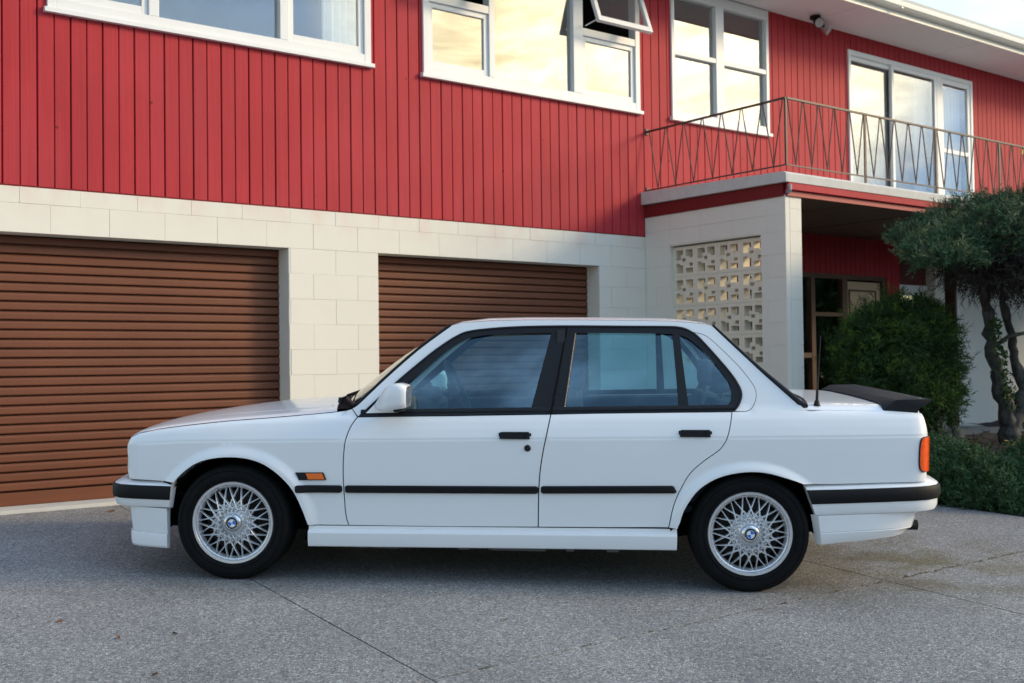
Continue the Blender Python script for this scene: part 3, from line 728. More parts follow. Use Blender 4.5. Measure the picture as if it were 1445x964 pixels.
# ================================================================== CAR (local frame: x rearwards, y away from the camera, z up; origin on the ground under the front axle)
car = empty('parked_car')
cx_, cy_, cz_ = Vector((0.761374, -0.647795, -0.025912)), Vector((0.648313, 0.760766, 0.030431)), Vector((0, -0.039968, 0.999201))
CO = Vector((2.767, 5.904, -1.0388))
car.matrix_world = Matrix(((cx_.x, cy_.x, cz_.x, CO.x), (cx_.y, cy_.y, cz_.y, CO.y), (cx_.z, cy_.z, cz_.z, CO.z), (0, 0, 0, 1)))
tag(car, 'white four door saloon car with black trim and cross spoke wheels parked side on', 'car')
zc = lambda x: .698+.0235*x+(-.012 if x < -.3 else 0)*ss(-.2, -.55, x)      # feature line height
zb = lambda x: .807+.0285*x                                                # window line height
ARCH = ((0.0, .28, .362, .335), (2.555, .283, .352, .306))
def hw(x, z):
    """half width of the body skin at station x, height z"""
    c, b = zc(x), zb(x)
    if z < c: h = lerp([.15, .3, .5, c-.08, c], [.792, .806, .815, .8165, .8155], z)
    elif z < b: h = lerp([c, c+(b-c)*.35, c+(b-c)*.7, b], [.8155, .803, .786, .765], z)
    else: h = .765-.008*ss(b, b+.006, z)-(z-b)*.40
    h -= .0022*math.exp(-((z-c+.001)/.0042)**2)*ss(-.56, -.45, x)             # pressed line
    # soften the shoulder above the line
    t = min(max((-.05-x)/.7, 0), 1); h -= .06*t*t
    t = min(max((x-2.5)/.95, 0), 1); h -= .045*t*t
    if z < b:
        for ax, az, ra, rb in ARCH:
            if z > az-.06:
                d = (math.hypot((x-ax)/ra, (max(z, az)-az)/rb)-1)*.34
                if d < .12: h += .021*(1-ss(.010, .064, d)) if d > 0 else .021
    for x0, s, r in ((-.505, -1, .07), (3.35, 1, .072)):
        q = (x-x0)*s/r
        if q > 0: q = min(q, .995); h -= .06*(1-math.sqrt(1-q*q))
    # shoulder rolls over into the boot and bonnet
    top = ztop(x)
    if top is not None and z > top-.03:
        q = min((z-top+.03)/.034, .98); h -= .024*(1-math.sqrt(1-q*q))
    return h
HC = [(-.575, .672), (-.566, .686), (-.547, .702), (-.503, .724), (-.408, .745), (-.304, .761), (-.213, .773), (-.114, .785), (-.032, .794), (.15, .810), (.31, .825), (.465, .841), (.545, .852)]
QT = [(2.823, .893), (2.9, .893), (3.024, .893), (3.217, .891), (3.376, .886), (3.40, .878)]
def ztop(x):
    if x < .545: return lerp([p[0] for p in HC], [p[1] for p in HC], x)
    if x > 2.83: return lerp([p[0] for p in QT], [p[1] for p in QT], x)
    return None
def archd(x, z):
    return min((math.hypot((x-ax)/ra, (max(z, az)-az)/rb)-1)*.34 for ax, az, ra, rb in ARCH)
def nrm(x, z, s=-1):
    e = .004
    dx = (hw(x+e, z)-hw(x-e, z))/(2*e); dz = (hw(x, z+e)-hw(x, z-e))/(2*e)
    return Vector((-dx, s, -dz)).normalized()
def pip(p, poly):
    x, y = p; r = False; n = len(poly); j = n-1
    for i in range(n):
        xi, yi = poly[i]; xj_, yj = poly[j]
        if (yi > y) != (yj > y) and x < (xj_-xi)*(y-yi)/(yj-yi)+xi: r = not r
        j = i
    return r
def segd(p, poly):
    P_ = np.array(poly); Q_ = np.roll(P_, -1, 0); d = Q_-P_; v = np.array(p)-P_
    t = np.clip((v*d).sum(1)/np.maximum((d*d).sum(1), 1e-12), 0, 1); e = v-d*t[:, None]
    return float(np.sqrt((e*e).sum(1)).min())
def resample(poly, step):
    o = []
    for i in range(len(poly)):
        a, b = Vector(poly[i]), Vector(poly[(i+1) % len(poly)]); n = max(1, int(math.ceil((b-a).length/step)))
        o += [tuple(a.lerp(b, k/n)) for k in range(n)]
    return o
def smoothpts(pts, n=4):
    """Catmull-Rom through an open list of 2D points"""
    P_ = [Vector(p) for p in pts]; P_ = [P_[0]*2-P_[1]]+P_+[P_[-1]*2-P_[-2]]; o = []
    for i in range(1, len(P_)-2):
        a, b, c, d = P_[i-1:i+3]
        for k in range(n):
            t = k/n
            o.append(tuple(.5*((2*b)+(c-a)*t+(2*a-5*b+4*c-d)*t*t+(3*b-a-3*c+d)*t**3)))
    o.append(tuple(P_[-2])); return o
def insetpoly(poly, d):
    A_ = sum(poly[i][0]*poly[(i+1) % len(poly)][1]-poly[(i+1) % len(poly)][0]*poly[i][1] for i in range(len(poly)))
    s = 1 if A_ > 0 else -1; o = []; n = len(poly)
    for i in range(n):
        p, a, b = Vector(poly[i]), Vector(poly[i-1]), Vector(poly[(i+1) % n])
        u, v = (p-a), (b-p)
        u = u.normalized() if u.length > 1e-9 else v.normalized(); v = v.normalized() if v.length > 1e-9 else u
        nn = Vector((-u.y, u.x))+Vector((-v.y, v.x)); nn = nn.normalized() if nn.length > 1e-6 else Vector((-u.y, u.x))
        k = 1/max(.45, nn.dot(Vector((-u.y, u.x)))); o.append(tuple(p+nn*d*s*k))
    return o
XG = [i*.035-.7 for i in range(122)]
ZG = [-.60, -.55, -.5, -.46, -.42, -.38, -.34, -.30, -.27, -.24, -.21, -.18, -.15, -.12, -.09, -.065, -.045, -.028, -.015, -.008, -.004, -.001, .002, .006, .012, .022, .036, .055, .075, .095, .112, .13, .16, .2, .24, .28, .32, .36, .40, .44, .48, .52, .56, .6]
def skin(name, poly, m, parent, side=-1, off=0., inset=.0028, thick=.018, hole=None, step=.03, fine=1, world=None):
    """a body panel: triangulated outline laid on the skin y = side*hw(x, z), with a folded edge"""
    poly = resample(insetpoly(poly, inset) if inset else poly, step)
    hole_ = resample(hole, step) if hole else None
    pts = [Vector(p) for p in poly]; edges = [(i, (i+1) % len(poly)) for i in range(len(poly))]
    if hole_:
        k = len(pts); pts += [Vector(p) for p in hole_]; edges += [(k+i, k+(i+1) % len(hole_)) for i in range(len(hole_))]
    x0, x1 = min(p[0] for p in poly), max(p[0] for p in poly); z0, z1 = min(p[1] for p in poly), max(p[1] for p in poly)
    for x in XG:
        if not x0 < x < x1: continue
        for dz in ZG:
            z = zc(x)+dz
            if z0 < z < z1 and pip((x, z), poly) and segd((x, z), poly) > (.004 if abs(dz) < .02 else .012) and not (hole_ and (pip((x, z), hole_) or segd((x, z), hole_) < .008)):
                pts.append(Vector((x, z)))
    pts = [p for i, p in enumerate(pts) if i < len(poly)+(len(hole_) if hole_ else 0) or archd(p[0], p[1]) > .080 or abs(p[1]-zc(p[0])) < .023]
    for ax, az, ra, rb in ARCH:
        for d in (.006, .013, .020, .027, .034, .041, .048, .056, .064, .073):
            for k_ in range(61):
                t = math.pi*(-.06+1.12*k_/60); x = ax+(ra+d)*math.cos(t); z = az+(rb+d)*math.sin(t)
                if x0 < x < x1 and z0 < z < z1 and abs(z-zc(x)) > .026 and pip((x, z), poly) and segd((x, z), poly) > .005: pts.append(Vector((x, z)))
    V_, E_, F_, *_ = delaunay_2d_cdt(pts, edges, [], 0, 1e-5)
    tri = []
    for f in F_:
        c = sum((V_[i] for i in f), Vector((0, 0)))/len(f)
        if pip(c, poly) and not (hole_ and pip(c, hole_)): tri.append(tuple(f))
    vs = [(v.x, side*(hw(v.x, v.y)+off), v.y) for v in V_]; ns = [nrm(v.x, v.y, side) for v in V_]
    used = sorted({i for f in tri for i in f}); rm = {i: k for k, i in enumerate(used)}
    vs = [vs[i] for i in used]; ns = [ns[i] for i in used]; tri = [tuple(rm[i] for i in f) for f in tri]
    out_ = []
    for f in tri:                       # orient outwards
        a, b, c = (Vector(vs[i]) for i in f[:3])
        out_.append(f if (b-a).cross(c-a).y*side > 0 else f[::-1])
    tri = out_
    if thick:
        cnt = {}
        for f in tri:
            for i in range(len(f)):
                a, b = f[i], f[(i+1) % len(f)]; cnt.setdefault((min(a, b), max(a, b)), []).append((a, b))
        nv = {}
        for k_, l_ in cnt.items():
            if len(l_) == 1:
                a, b = l_[0]
                e = Vector(vs[b])-Vector(vs[a]); nn = e.cross(ns[a]).normalized()
                q = len(vs)
                for i in (a, b):
                    vs += [vs[i], (vs[i][0], vs[i][1]-side*thick, vs[i][2])]; ns += [nn, nn]
                tri.append((q+0, q+1, q+3, q+2)) if True else None
    me = bpy.data.meshes.new(name); me.from_pydata(vs, [], tri); me.update()
    for p in me.polygons: p.use_smooth = True
    me.normals_split_custom_set_from_vertices(ns)
    return linkmesh(name, me, m, parent)
def both(fn): return [fn(s) for s in (-1, 1)]
def onskin(x, z, off=0., s=-1): return Vector((x, s*(hw(x, z)+off), z))

# ---- outlines (metres, in the side plane)
ARCHF = smoothpts([(-.343, .351), (-.331, .396), (-.302, .478), (-.256, .532), (-.183, .583), (-.102, .607), (-.012, .615), (.077, .608), (.158, .581), (.238, .525), (.301, .455), (.345, .368), (.371, .300), (.378, .284)], 3)
ARCHR = smoothpts([(2.160, .308), (2.205, .318), (2.232, .396), (2.287, .484), (2.353, .538), (2.428, .571), (2.522, .589), (2.617, .588), (2.702, .568), (2.769, .548), (2.806, .534)], 3)
ARCHR[0:3] = [(2.203, .306)]
DF = smoothpts([(.611, .823), (.583, .778), (.560, .708), (.552, .626), (.551, .55), (.555, .464), (.565, .341), (.580, .285)], 3)
DM = smoothpts([(1.577, .852), (1.560, .765), (1.544, .684), (1.530, .591), (1.5235, .50), (1.522, .456), (1.522, .297)], 3)
DR = smoothpts([(2.466, .878), (2.452, .805), (2.438, .755), (2.424, .726), (2.398, .692), (2.326, .639), (2.261, .578), (2.216, .500), (2.182, .416), (2.160, .309)], 3)
FR = smoothpts([(-.580, .672), (-.582, .650), (-.580, .62), (-.577, .586), (-.570, .544), (-.560, .509), (-.552, .491)], 2)
FRAME = smoothpts([(.612, .824), (.783, .990), (.939, 1.128), (1.019, 1.190), (1.086, 1.234), (1.14, 1.257), (1.237, 1.272), (1.40, 1.285), (1.64, 1.292), (1.986, 1.294), (2.16, 1.295), (2.225, 1.291), (2.270, 1.276), (2.313, 1.247), (2.392, 1.160), (2.469, 1.067), (2.505, 1.010), (2.519, .972), (2.516, .940), (2.500, .905), (2.478, .880)], 4)
CG = smoothpts([(2.290, 1.266), (2.354, 1.246), (2.431, 1.178), (2.512, 1.094), (2.561, 1.030), (2.583, .992), (2.587, .953), (2.572, .910), (2.546, .884), (2.500, .880)], 4)
APU = smoothpts([(.577, .863), (.602, .878), (.643, .918), (.742, 1.018), (.894, 1.159), (1.053, 1.282)], 3)
CPE = smoothpts([(2.386, 1.297), (2.484, 1.202), (2.610, 1.082), (2.733, .974), (2.823, .895)], 3)
RE = smoothpts([(3.395, .880), (3.409, .831), (3.419, .785), (3.419, .72), (3.414, .60), (3.406, .552)], 3)
ROOFLINE = [(1.062, 1.288), (1.12, 1.302), (1.25, 1.313), (1.45, 1.320), (1.74, 1.323), (2.0, 1.323), (2.16, 1.322), (2.26, 1.317), (2.34, 1.309)]
iG = min(range(len(FRAME)), key=lambda i: abs(FRAME[i][0]-2.270)+abs(FRAME[i][1]-1.276))
body_poly = APU+ROOFLINE+CPE+QT[1:5]+RE+[(3.2, .546), (2.95, .536)]+ARCHR[::-1]+DR[::-1]+[(2.470, .8785), (2.500, .8795)]+CG[::-1]+FRAME[:iG+1][::-1]+[(.595, .842)]
trim_poly = CG+[(2.480, .8805)]+FRAME[iG:][::-1]
fender_poly = HC+[(.577, .862), (.594, .842)]+DF+[(.378, .2835)]+ARCHF[::-1][1:-7]+[(-.3005, .481), (-.355, .486), (-.455, .489)]+FR[::-1]
fdoor_poly = DF[::-1]+[(.611, .823), (.80, .829), (1.096, .837), (1.35, .845)]+DM+[(1.05, .289)]
rdoor_poly = DM[::-1]+[(1.80, .860), (2.15, .870)]+DR+[(1.85, .302)]
shell_poly = [(-.545, .52), (-.55, .67), (-.48, .715), (0, .785), (.5, .835), (.62, .81), (1.5, .835), (2.46, .862), (2.83, .88), (3.37, .87), (3.39, .56), (2.85, .55)]+[(x+.012*(1 if x > 2.555 else -1), z+.012) for x, z in ARCHR[::-1]]+[(2.15, .26), (.42, .26)]+[(x+.012*(1 if x > 0 else -1), z+.012) for x, z in ARCHF[::-1]]+[(-.37, .50)]
def car_side(s):
    far_ = s > 0
    skin('inner_shell', shell_poly, M['dark'], car, s, off=-.014, inset=0, thick=0, step=.05)
    skin('inner_shell', [(2.53, .885), (2.545, .95), (2.53, 1.02), (2.42, 1.17), (2.31, 1.262), (2.35, 1.262), (2.45, 1.18), (2.56, 1.06), (2.61, .98), (2.6, .885)], M['dark'], car, s, off=-.012, inset=0, thick=0, step=.05)
    body = skin('body_side', body_poly, M['paint'], car, s, inset=.0018)
    skin('pillar_trim', trim_poly, M['paint'], car, s, inset=.0012, thick=.01)
    fe = skin('front_fender', fender_poly, M['paint'], car, s)
    # doors
    fd = skin('front_door', fdoor_poly, M['paint'], car, s)
    rd = skin('rear_door', rdoor_poly, M['paint'], car, s)
    # window frames: black band with the glass openings cut through
    GF = smoothpts([(.680, .852), (.852, .993), (1.021, 1.140), (1.100, 1.196), (1.160, 1.224), (1.239, 1.239)], 3)+[(1.4, 1.248), (1.571, 1.254), (1.478, .878), (1.1, .861), (.80, .851)]
    GR = [(1.697, 1.255), (1.95, 1.257), (2.184, 1.256), (2.197, 1.07), (2.208, .893), (1.9, .888), (1.648, .882)]
    GQ = smoothpts([(2.218, 1.250), (2.250, 1.240), (2.285, 1.218), (2.364, 1.144), (2.441, 1.045), (2.463, 1.00), (2.468, .965), (2.462, .928), (2.443, .904)], 3)+[(2.255, .897)]
    ff = [(x, z) for x, z in FRAME if x < 1.64]+[(1.649, 1.291), (1.577, .853), (1.35, .846), (1.096, .838), (.80, .830)]
    rf = [(1.656, 1.292)]+[(x, z) for x, z in FRAME if x > 1.70]+[(2.15, .871), (1.80, .861), (1.583, .854)]
    f1 = skin('window_frame', ff, M['black_trim'], fd, s, off=.004, inset=.001, hole=GF, thick=.022)
    f2 = skin('window_frame', rf, M['black_trim'], rd, s, off=.004, inset=.001, hole=GR, thick=.022)
    bpy.data.objects.remove(f2, do_unlink=True)
    # rear frame carries two openings: build as door part and quarter part split on the divider
    SP_ = [(2.200, 1.2955), (2.216, 1.07), (2.232, .8735)]
    rfa = [(1.656, 1.292)]+[(x, z) for x, z in FRAME if 1.70 < x < 2.199]+SP_+[(2.15, .871), (1.80, .861), (1.583, .854)]
    rfb = [SP_[0]]+[(x, z) for x, z in FRAME if x > 2.201]+[(2.35, .8765)]+SP_[::-1][:2]
    skin('window_frame', rfa, M['black_trim'], rd, s, off=.004, inset=.0, hole=GR, thick=.022)
    skin('quarter_frame', rfb, M['black_trim'], rd, s, off=.004, inset=.0, hole=GQ, thick=.022)
    for par, G_, nm in ((fd, GF, 'side_window'), (rd, GR, 'side_window'), (rd, GQ, 'quarter_window')):
        skin(nm, insetpoly(G_, -.006), M['car_glass'], par, s, off=-.010, inset=0, thick=0, step=.06)
    # raised rubber lip round the whole frame
    lip = MB(); lip.tube([onskin(x, z, .004, s) for x, z in insetpoly(FRAME+[(1.5, .86)], .005)[1:-2]], .0055, 6); lip.build('window_seal', M['black_trim'], body, smooth=True)
    # thin bronze edge at the rear door glass
    MB().tube([onskin(1.644, .886, .003, s), onskin(1.693, 1.252, .003, s)], .0035, 6).build('window_edge', M['metal_trim'], rd, smooth=True)
    MB().tube([onskin(x, z, .004, s) for x, z in ((1.577, .853), (1.613, 1.07), (1.652, 1.29))], .004, 6).build('door_seal', M['dark'], rd, smooth=True)
    # belt strip
    for a, b, p in ((.625, 1.575, fd), (1.586, 2.478, rd)):
        MB().loft([[onskin(x, zb(x)+dz, o, s) for dz, o in ((.0135, .002), (.016, .010), (.026, .012), (.034, .006))] for x in np.linspace(a, b, 12)]).build('belt_strip', M['black_trim'], p, smooth=True)
    # side mouldings: bevelled rubber strips with eased ends
    def mould(x0, x1, z0, z1, p, slant=0.):
        h = .0365; rows = []
        for i, t in enumerate([0, .004/abs(x1-x0), .012/abs(x1-x0), .25, .5, .75, 1-.012/abs(x1-x0), 1-.004/abs(x1-x0), 1]):
            k = {0: .2, 1: .7, 7: .7, 8: .2}.get(i, 1); hh = h*({0: .55, 1: .85, 7: .85, 8: .55}.get(i, 1))
            row = []
            for q, o in ((-.5, 0), (-.5, .008), (-.32, .0145), (.32, .0145), (.5, .008), (.5, 0)):
                z = z0+(z1-z0)*t+q*hh; x = x0+(x1-x0)*t-(slant*(q) if t > .9 else 0)
                row.append((x, s*(hw(x, z)+.001+o*k), z))
            rows.append(row)
        mb = MB().loft(rows); n_ = len(rows[0]); mb.f += [tuple(range(n_)), tuple(range((len(rows)-1)*n_, len(rows)*n_))]
        mb.build('side_moulding', M['rubber_strip'], p, smooth=True, angle=35)
    mould(.314, .547, .465, .468, fe); mould(.561, 1.520, .468, .482, fd); mould(1.533, 2.190, .4835, .498, rd, .012)
    # handles
    for (x0, z0, p) in ((1.326, .7475, fd), (2.207, .772, rd)):
        y = hw(x0+.07, z0)
        mb = MB().prism([(x0, z0-.017), (x0+.004, z0+.017), (x0+.146, z0+.0195), (x0+.150, z0-.016)], 'y', s*(y-.004), s*(y+.016))
        mb.build('door_handle', M['black_trim'], p, bevel=.004)
        MB().box(x0-.004, x0+.156, s*(y-.012), s*(y+.0015), z0-.023, z0+.012).build('handle_recess', M['dark'], p)
        MB().box(x0+.118, x0+.128, s*(y+.0155), s*(y+.0175), z0-.013, z0+.015).build('handle_catch', M['rubber_strip'], p)
    x, z = 1.465, .687; y = hw(x, z)
    MB().lathe([(.001, .010), (.011, .010), (.014, .006), (.0165, .004), (.0165, -.004)], 20).xf(Matrix.Translation((x, s*y, z)) @ Matrix.Scale(s, 4, (0, 1, 0))).build('door_lock', M['black_trim'], fd, smooth=True)
    # side indicator
    b0 = [(.311, .546), (.452, .549), (.468, .511), (.331, .508)]; y = hw(.39, .53)
    ind = MB().prism(b0, 'y', s*(y-.006), s*(y+.009)).build('side_indicator', M['black_trim'], fe, bevel=.003); ind['label'] = 'black and orange side indicator'
    MB().prism([(.365, .5425), (.447, .5445), (.461, .5145), (.378, .513)], 'y', s*(y+.008), s*(y+.0125)).build('indicator_lens', M['orange'], fe, bevel=.002)
    # mirror: triangular sail and boxy shell
    sail = [(.652, .842), (.740, .938), (.772, .962), (.800, .900), (.812, .8475)]
    ml = skin('mirror_base', sail, M['paint'], fd, s, off=.012, inset=0, thick=.012)
    rows = []
    for x, z0, z1, y0, y1, r in ((.700, .868, .888, .770, .79, .008), (.728, .862, .925, .770, .83, .018), (.765, .864, .972, .765, .890, .025), (.800, .868, .995, .762, .925, .028), (.840, .876, .999, .762, .940, .028), (.872, .880, .992, .764, .940, .028), (.882, .886, .984, .772, .932, .026)):
        row = []
        for (cy, cz, a0) in ((y1-r, z1-r, 0), (y0+r, z1-r, 90), (y0+r, z0+r, 180), (y1-r, z0+r, 270)):
            for a in (0, 30, 60, 90):
                t = math.radians(a0+a); row.append((x-.10*(y1-.76)*(.2 if a0 in (0, 270) else 0), s*(cy+r*math.cos(t)), cz+r*math.sin(t)))
        rows.append(row)
    mb = MB().loft(rows, closed=True); n_ = len(rows[0]); mb.f += [tuple(range(n_))[::-1]]
    mm_ = mb.build('door_mirror', M['paint'], fd, smooth=True, angle=60)
    e = MB(); e.v = [((.8815 if i < 4 or i >= 12 else .8815), p[1], p[2]) for i, p in enumerate(rows[-1])]; e.f = [tuple(range(n_))]
    MB().box(.8755, .879, s*.785, s*.92, .90, .97).build('mirror_glass', M['hubcap'], fd)
    MB().tube([(.80, s*.765, .860), (.83, s*.80, .866), (.86, s*.85, .874)], .012, 8).build('mirror_stalk', M['black_trim'], fd, smooth=True)
    # skirt
    rows = []
    for x in (.379, .45, .575, .9, 1.3, 1.7, 2.0, 2.2):
        u = (x-.379)/1.82; zt = .2815+.0215*u; zb_ = .1785+.021*u
        rows.append([(x, s*y, z) for y, z in ((.780, zt), (.803, zt-.001), (.805, zt-.016), (.812, zt-.020), (.822, zt-.024), (.827, zt-.034), (.824, zb_+.03), (.818, zb_+.004), (.812, zb_), (.70, zb_+.012))])
    mb = MB().loft(rows); n_ = len(rows[0]); mb.f += [tuple(range(n_)), tuple(range((len(rows)-1)*n_, len(rows)*n_))]
    mb.build('side_skirt', M['paint'], car, smooth=True, angle=28)
    rm_ = M.setdefault('dusty', mat('dusty underbody', (.10, .10, .10), .9) if 'dusty' not in M else None)
    for x0, x1 in ((.62, .66), (.70, .83), (1.13, 1.18), (1.28, 1.56), (1.66, 1.70), (1.86, 1.92)):
        MB().box(x0, x1, s*.79, s*.60, .168+.012*x0/2, .195).build('underbody_rail', rm_, car)
    # wheel wells
    for A_, xc, zc_, r_, ta, tb in ((ARCHF, 0, .28, .33, -.24, .12), (ARCHR, 2.555, .283, .33, -.10, .24)):
        arc = [(xc+(r_+.035)*math.cos(t), zc_+(r_-.0+.015)*math.sin(t)) for t in np.linspace(ta, math.pi+tb, 26)]
        mb = MB().loft([[(x, s*y, z) for x, z in arc] for y in (.785, .50)])
        k = len(mb.v); mb.add([(x, s*.5, z) for x, z in arc]+[(xc, s*.5, zc_)], [(i, i+1, len(arc)) for i in range(len(arc)-1)])
        mb.build('wheel_well', M['dark'], car, fix=False)
    # tail lamp wrapping the corner
    rows = []
    TL = smoothpts([(3.396, .7685), (3.381, .764), (3.372, .748), (3.3675, .715), (3.366, .68), (3.366, .645), (3.370, .618), (3.379, .605), (3.394, .601)], 3)
    for x, z in TL:
        row = [(x, s*(hw(x, z)+.003), z)]
        for t in (.25, .5, .75, .9):
            xx = x+(3.418-x)*t; row.append((xx, s*(hw(xx, z)+.006), z))
        row += [(3.430, s*(hw(3.418, z)-.01), z), (3.434, s*(hw(3.418, z)-.05), z), (3.434, s*.36, z)]
        rows.append(row)
    tl = MB().loft(rows).build('tail_light', M['red_lens'], car, smooth=True); tl['label'] = 'orange red tail light'
    MB().loft([[(x-.004 if abs(i-4.5) < 99 else x, s*(hw(x, z)+.0015), z+(.004 if i == 0 else -.004 if i == len(TL)-1 else 0)) for x, z in ((x_, z_), (x_+.006, z_))] for i, (x_, z_) in enumerate(TL)]).build('lamp_seal', M['black_trim'], tl, fix=False)
    MB().tube([(x, s*(hw(x, z)+.004), z) for x, z in [(3.425, .7685)]+TL+[(3.425, .601)]], .0035, 6).build('lamp_rim', M['black_trim'], tl, smooth=True)
    lb = MB()
    for z in (.735, .665): lb.loft([[(x, s*(hw(x, z)+.0075), z+dz) for x in (3.374, 3.39, 3.405, 3.418)] for dz in (-.0015, .0015)])
    lb.build('lamp_rib', M['orange'], tl, fix=False)
    # front seat and rear quarter of the bench
    return fd
for s_ in (-1, 1): car_side(s_)

# ---- bonnet, boot, roof, screens
def crossloft(name, m, edge, crown, n=18, power=2.4, roll=.016, yin=0., bow=0., smooth=True, rw=.05):
    """edge: list of (x, z) along the near edge; swept across the car with a crown; bow shifts the middle along x"""
    rows = []
    for i, (x, z) in enumerate(edge):
        w_ = hw(x, z-.002)-yin; cr = crown(x); row = []
        for t in [-1, -.985, -.95, -.9]+list(np.linspace(-.8, .8, n-7))+[.9, .95, .985, 1]:
            q = 1-abs(t)**power
            e_ = 1-max(0, (abs(t)-1+rw)/rw)**2
            row.append((x+(bow(x) if callable(bow) else bow)*(1-t*t), t*w_, z+cr*q+roll*(e_-0)*1.0-0*roll))
        rows.append(row)
    return MB().loft(rows).build(name, m, car, smooth=True, angle=180)
hood_edge = [(-.572, .678), (-.56, .692), (-.535, .708)]+[(x, lerp([p[0] for p in HC], [p[1] for p in HC], x)+.001) for x in (-.50, -.45, -.40, -.33, -.25, -.15, -.05, .05, .15, .25, .35, .43, .50)]
hood = crossloft('hood', M['paint'], hood_edge, lambda x: .012+.012*ss(-.5, 0, x), yin=.003, roll=.007, bow=lambda x: -.05-.03*ss(.1, .5, x))
# raised centre panel edges of the bonnet
for s_ in (-1, 1):
    rows = []
    for x in np.linspace(-.50, .44, 14):
        y = s_*(.50+.04*(x+.5)); zz = lerp([p[0] for p in HC], [p[1] for p in HC], x)+.0075+(.012+.012*ss(-.5, 0, x))*(1-(.52/.72)**2.4)
        rows.append([(x, y-.05, zz+.001), (x, y-.02, zz+.006), (x, y-.006, zz+.007), (x, y+.012*s_, zz-.0005)])
    MB().loft(rows).build('hood_crease', M['paint'], hood, smooth=True, angle=180, fix=True)
MB().lathe([(.001, .012), (.006, .010), (.009, 0)], 10, 'z').xf(Matrix.Translation((.30, -.02, .842))).build('washer_jet', M['black_trim'], hood, smooth=True)
MB().lathe([(.001, .012), (.006, .010), (.009, 0)], 10, 'z').xf(Matrix.Translation((.30, .40, .842))).build('washer_jet', M['black_trim'], hood, smooth=True)
boot_edge = [(2.76, .890), (2.83, .892), (2.92, .892), (3.02, .892), (3.12, .891), (3.22, .889), (3.30, .887), (3.36, .883), (3.385, .876)]
boot = crossloft('trunk_lid', M['paint'], boot_edge, lambda x: .008-.004*ss(3.1, 3.38, x), yin=.003, roll=.027, bow=.012, rw=.16)
roof_edge = [(1.046, 1.272), (1.07, 1.287)]+[(x, z) for x, z in ROOFLINE[1:]]+[(2.385, 1.296)]
rr = []
for x, z in roof_edge:
    w_ = hw(x, z)-.001; u = ss(1.04, 1.25, x)*ss(2.46, 2.2, x); row = []
    for t in (-1, -.985, -.96, -.92, -.86, -.75, -.6, -.4, -.2, 0, .2, .4, .6, .75, .86, .92, .96, .985, 1):
        e_ = 1-abs(t)**9; row.append((x+(-.045*ss(1.5, 1.05, x)+.03*ss(2.1, 2.4, x))*(1-t*t), t*w_, z+.010*e_*(.4+.6*u)+.008*(1-t*t)*u))
    rr.append(row)
roofp = MB().loft(rr).build('car_roof', M['paint'], car, smooth=True, angle=180)
# windscreen
def screen(name, near, m, bow, nudge=.0, inn=.012, off=0.):
    rows = []
    for i, (x, z) in enumerate(near):
        w_ = hw(x, z)-inn; u = i/(len(near)-1)
        rows.append([(x+bow(u)*(1-t*t), t*w_, z+nudge*(1-t*t)) for t in np.linspace(-1, 1, 21)])
    return MB().loft(rows).build(name, m, car, smooth=True, angle=180)
ws = screen('windshield', [(.600, .885)]+[(x, z) for x, z in APU if x > .63], M['screen_glass'], lambda u: -.145+.085*u, .012)
wsb = MB()
for s_ in (-1, 1): wsb.tube([(x-.003, s_*(hw(x, z)-.008), z+.004) for x, z in [(.590, .878)]+[(x, z) for x, z in APU if x > .60]], .0085, 8)
r0 = [(.592+(-.150)*(1-t*t), t*(hw(.592, .88)-.010), .878+.012*(1-t*t)) for t in np.linspace(-1, 1, 21)]
wsb.tube(r0, .012, 8); wsb.build('windshield_seal', M['black_trim'], ws, smooth=True)
# cowl below the screen
cw = []
for dx, dz in ((-.0, .0), (-.03, -.012), (-.085, -.016)):
    cw.append([(.585+dx+(-.150)*(1-t*t), t*(.735-.02), .872+dz+.012*(1-t*t)) for t in np.linspace(-1, 1, 15)])
MB().loft(cw).build('cowl_panel', M['dark'], car, smooth=True)
# wipers lying at the foot of the glass
for y0, L_ in ((-.42, .46), (.05, .46)):
    p = [(.455, y0, .888), (.485, y0+.12, .906), (.51, y0+L_*.55, .922), (.515, y0+L_, .926)]
    wp = MB().tube(p, [.008, .006, .005, .004], 6).build('wiper', M['black_trim'], car, smooth=True)
    MB().lathe([(.001, .03), (.012, .028), (.016, 0)], 10, 'z').xf(Matrix.Translation((.452, y0, .868))).build('wiper_pivot', M['black_trim'], wp, smooth=True)
    MB().tube([(.500, y0-.06, .914), (.525, y0+L_+.08, .930)], .005, 6).build('wiper_blade', M['rubber_strip'], wp, smooth=True)
# rear window
rwn = screen('rear_window', [(2.386, 1.294)]+[(x, z) for x, z in CPE if x > 2.40][:-1]+[(2.826, .905)], M['screen_glass'], lambda u: .055+.03*u, .012, inn=.010)
rs = MB()
for s_ in (-1, 1): rs.tube([(x+.002, s_*(hw(x, z)-.006), z+.006) for x, z in CPE[:-1]]+[(2.828, s_*(hw(2.828, .91)-.012), .912)], [.006+.010*ss(0, 1, i/len(CPE)) for i in range(len(CPE))], 8)
rs.tube([(2.828+.07*(1-t*t), t*(hw(2.828, .91)-.012), .910+.012*(1-t*t)) for t in np.linspace(-1, 1, 17)], .012, 8)
rs.build('rear_window_seal', M['black_trim'], rwn, smooth=True)
# antenna
an = MB().lathe([(.001, .03), (.010, .028), (.015, .012), (.019, 0)], 14, 'z').xf(Matrix.Translation((2.890, -.695, .908))).build('antenna', M['black_trim'], car, smooth=True)
MB().tube([(2.890, -.695, .93), (2.891, -.695, .985), (2.892, -.695, .99), (2.898, -.695, 1.15), (2.904, -.695, 1.258)], [.0075, .0065, .0038, .0034, .003], 8).build('antenna_rod', M['black_trim'], an, smooth=True)
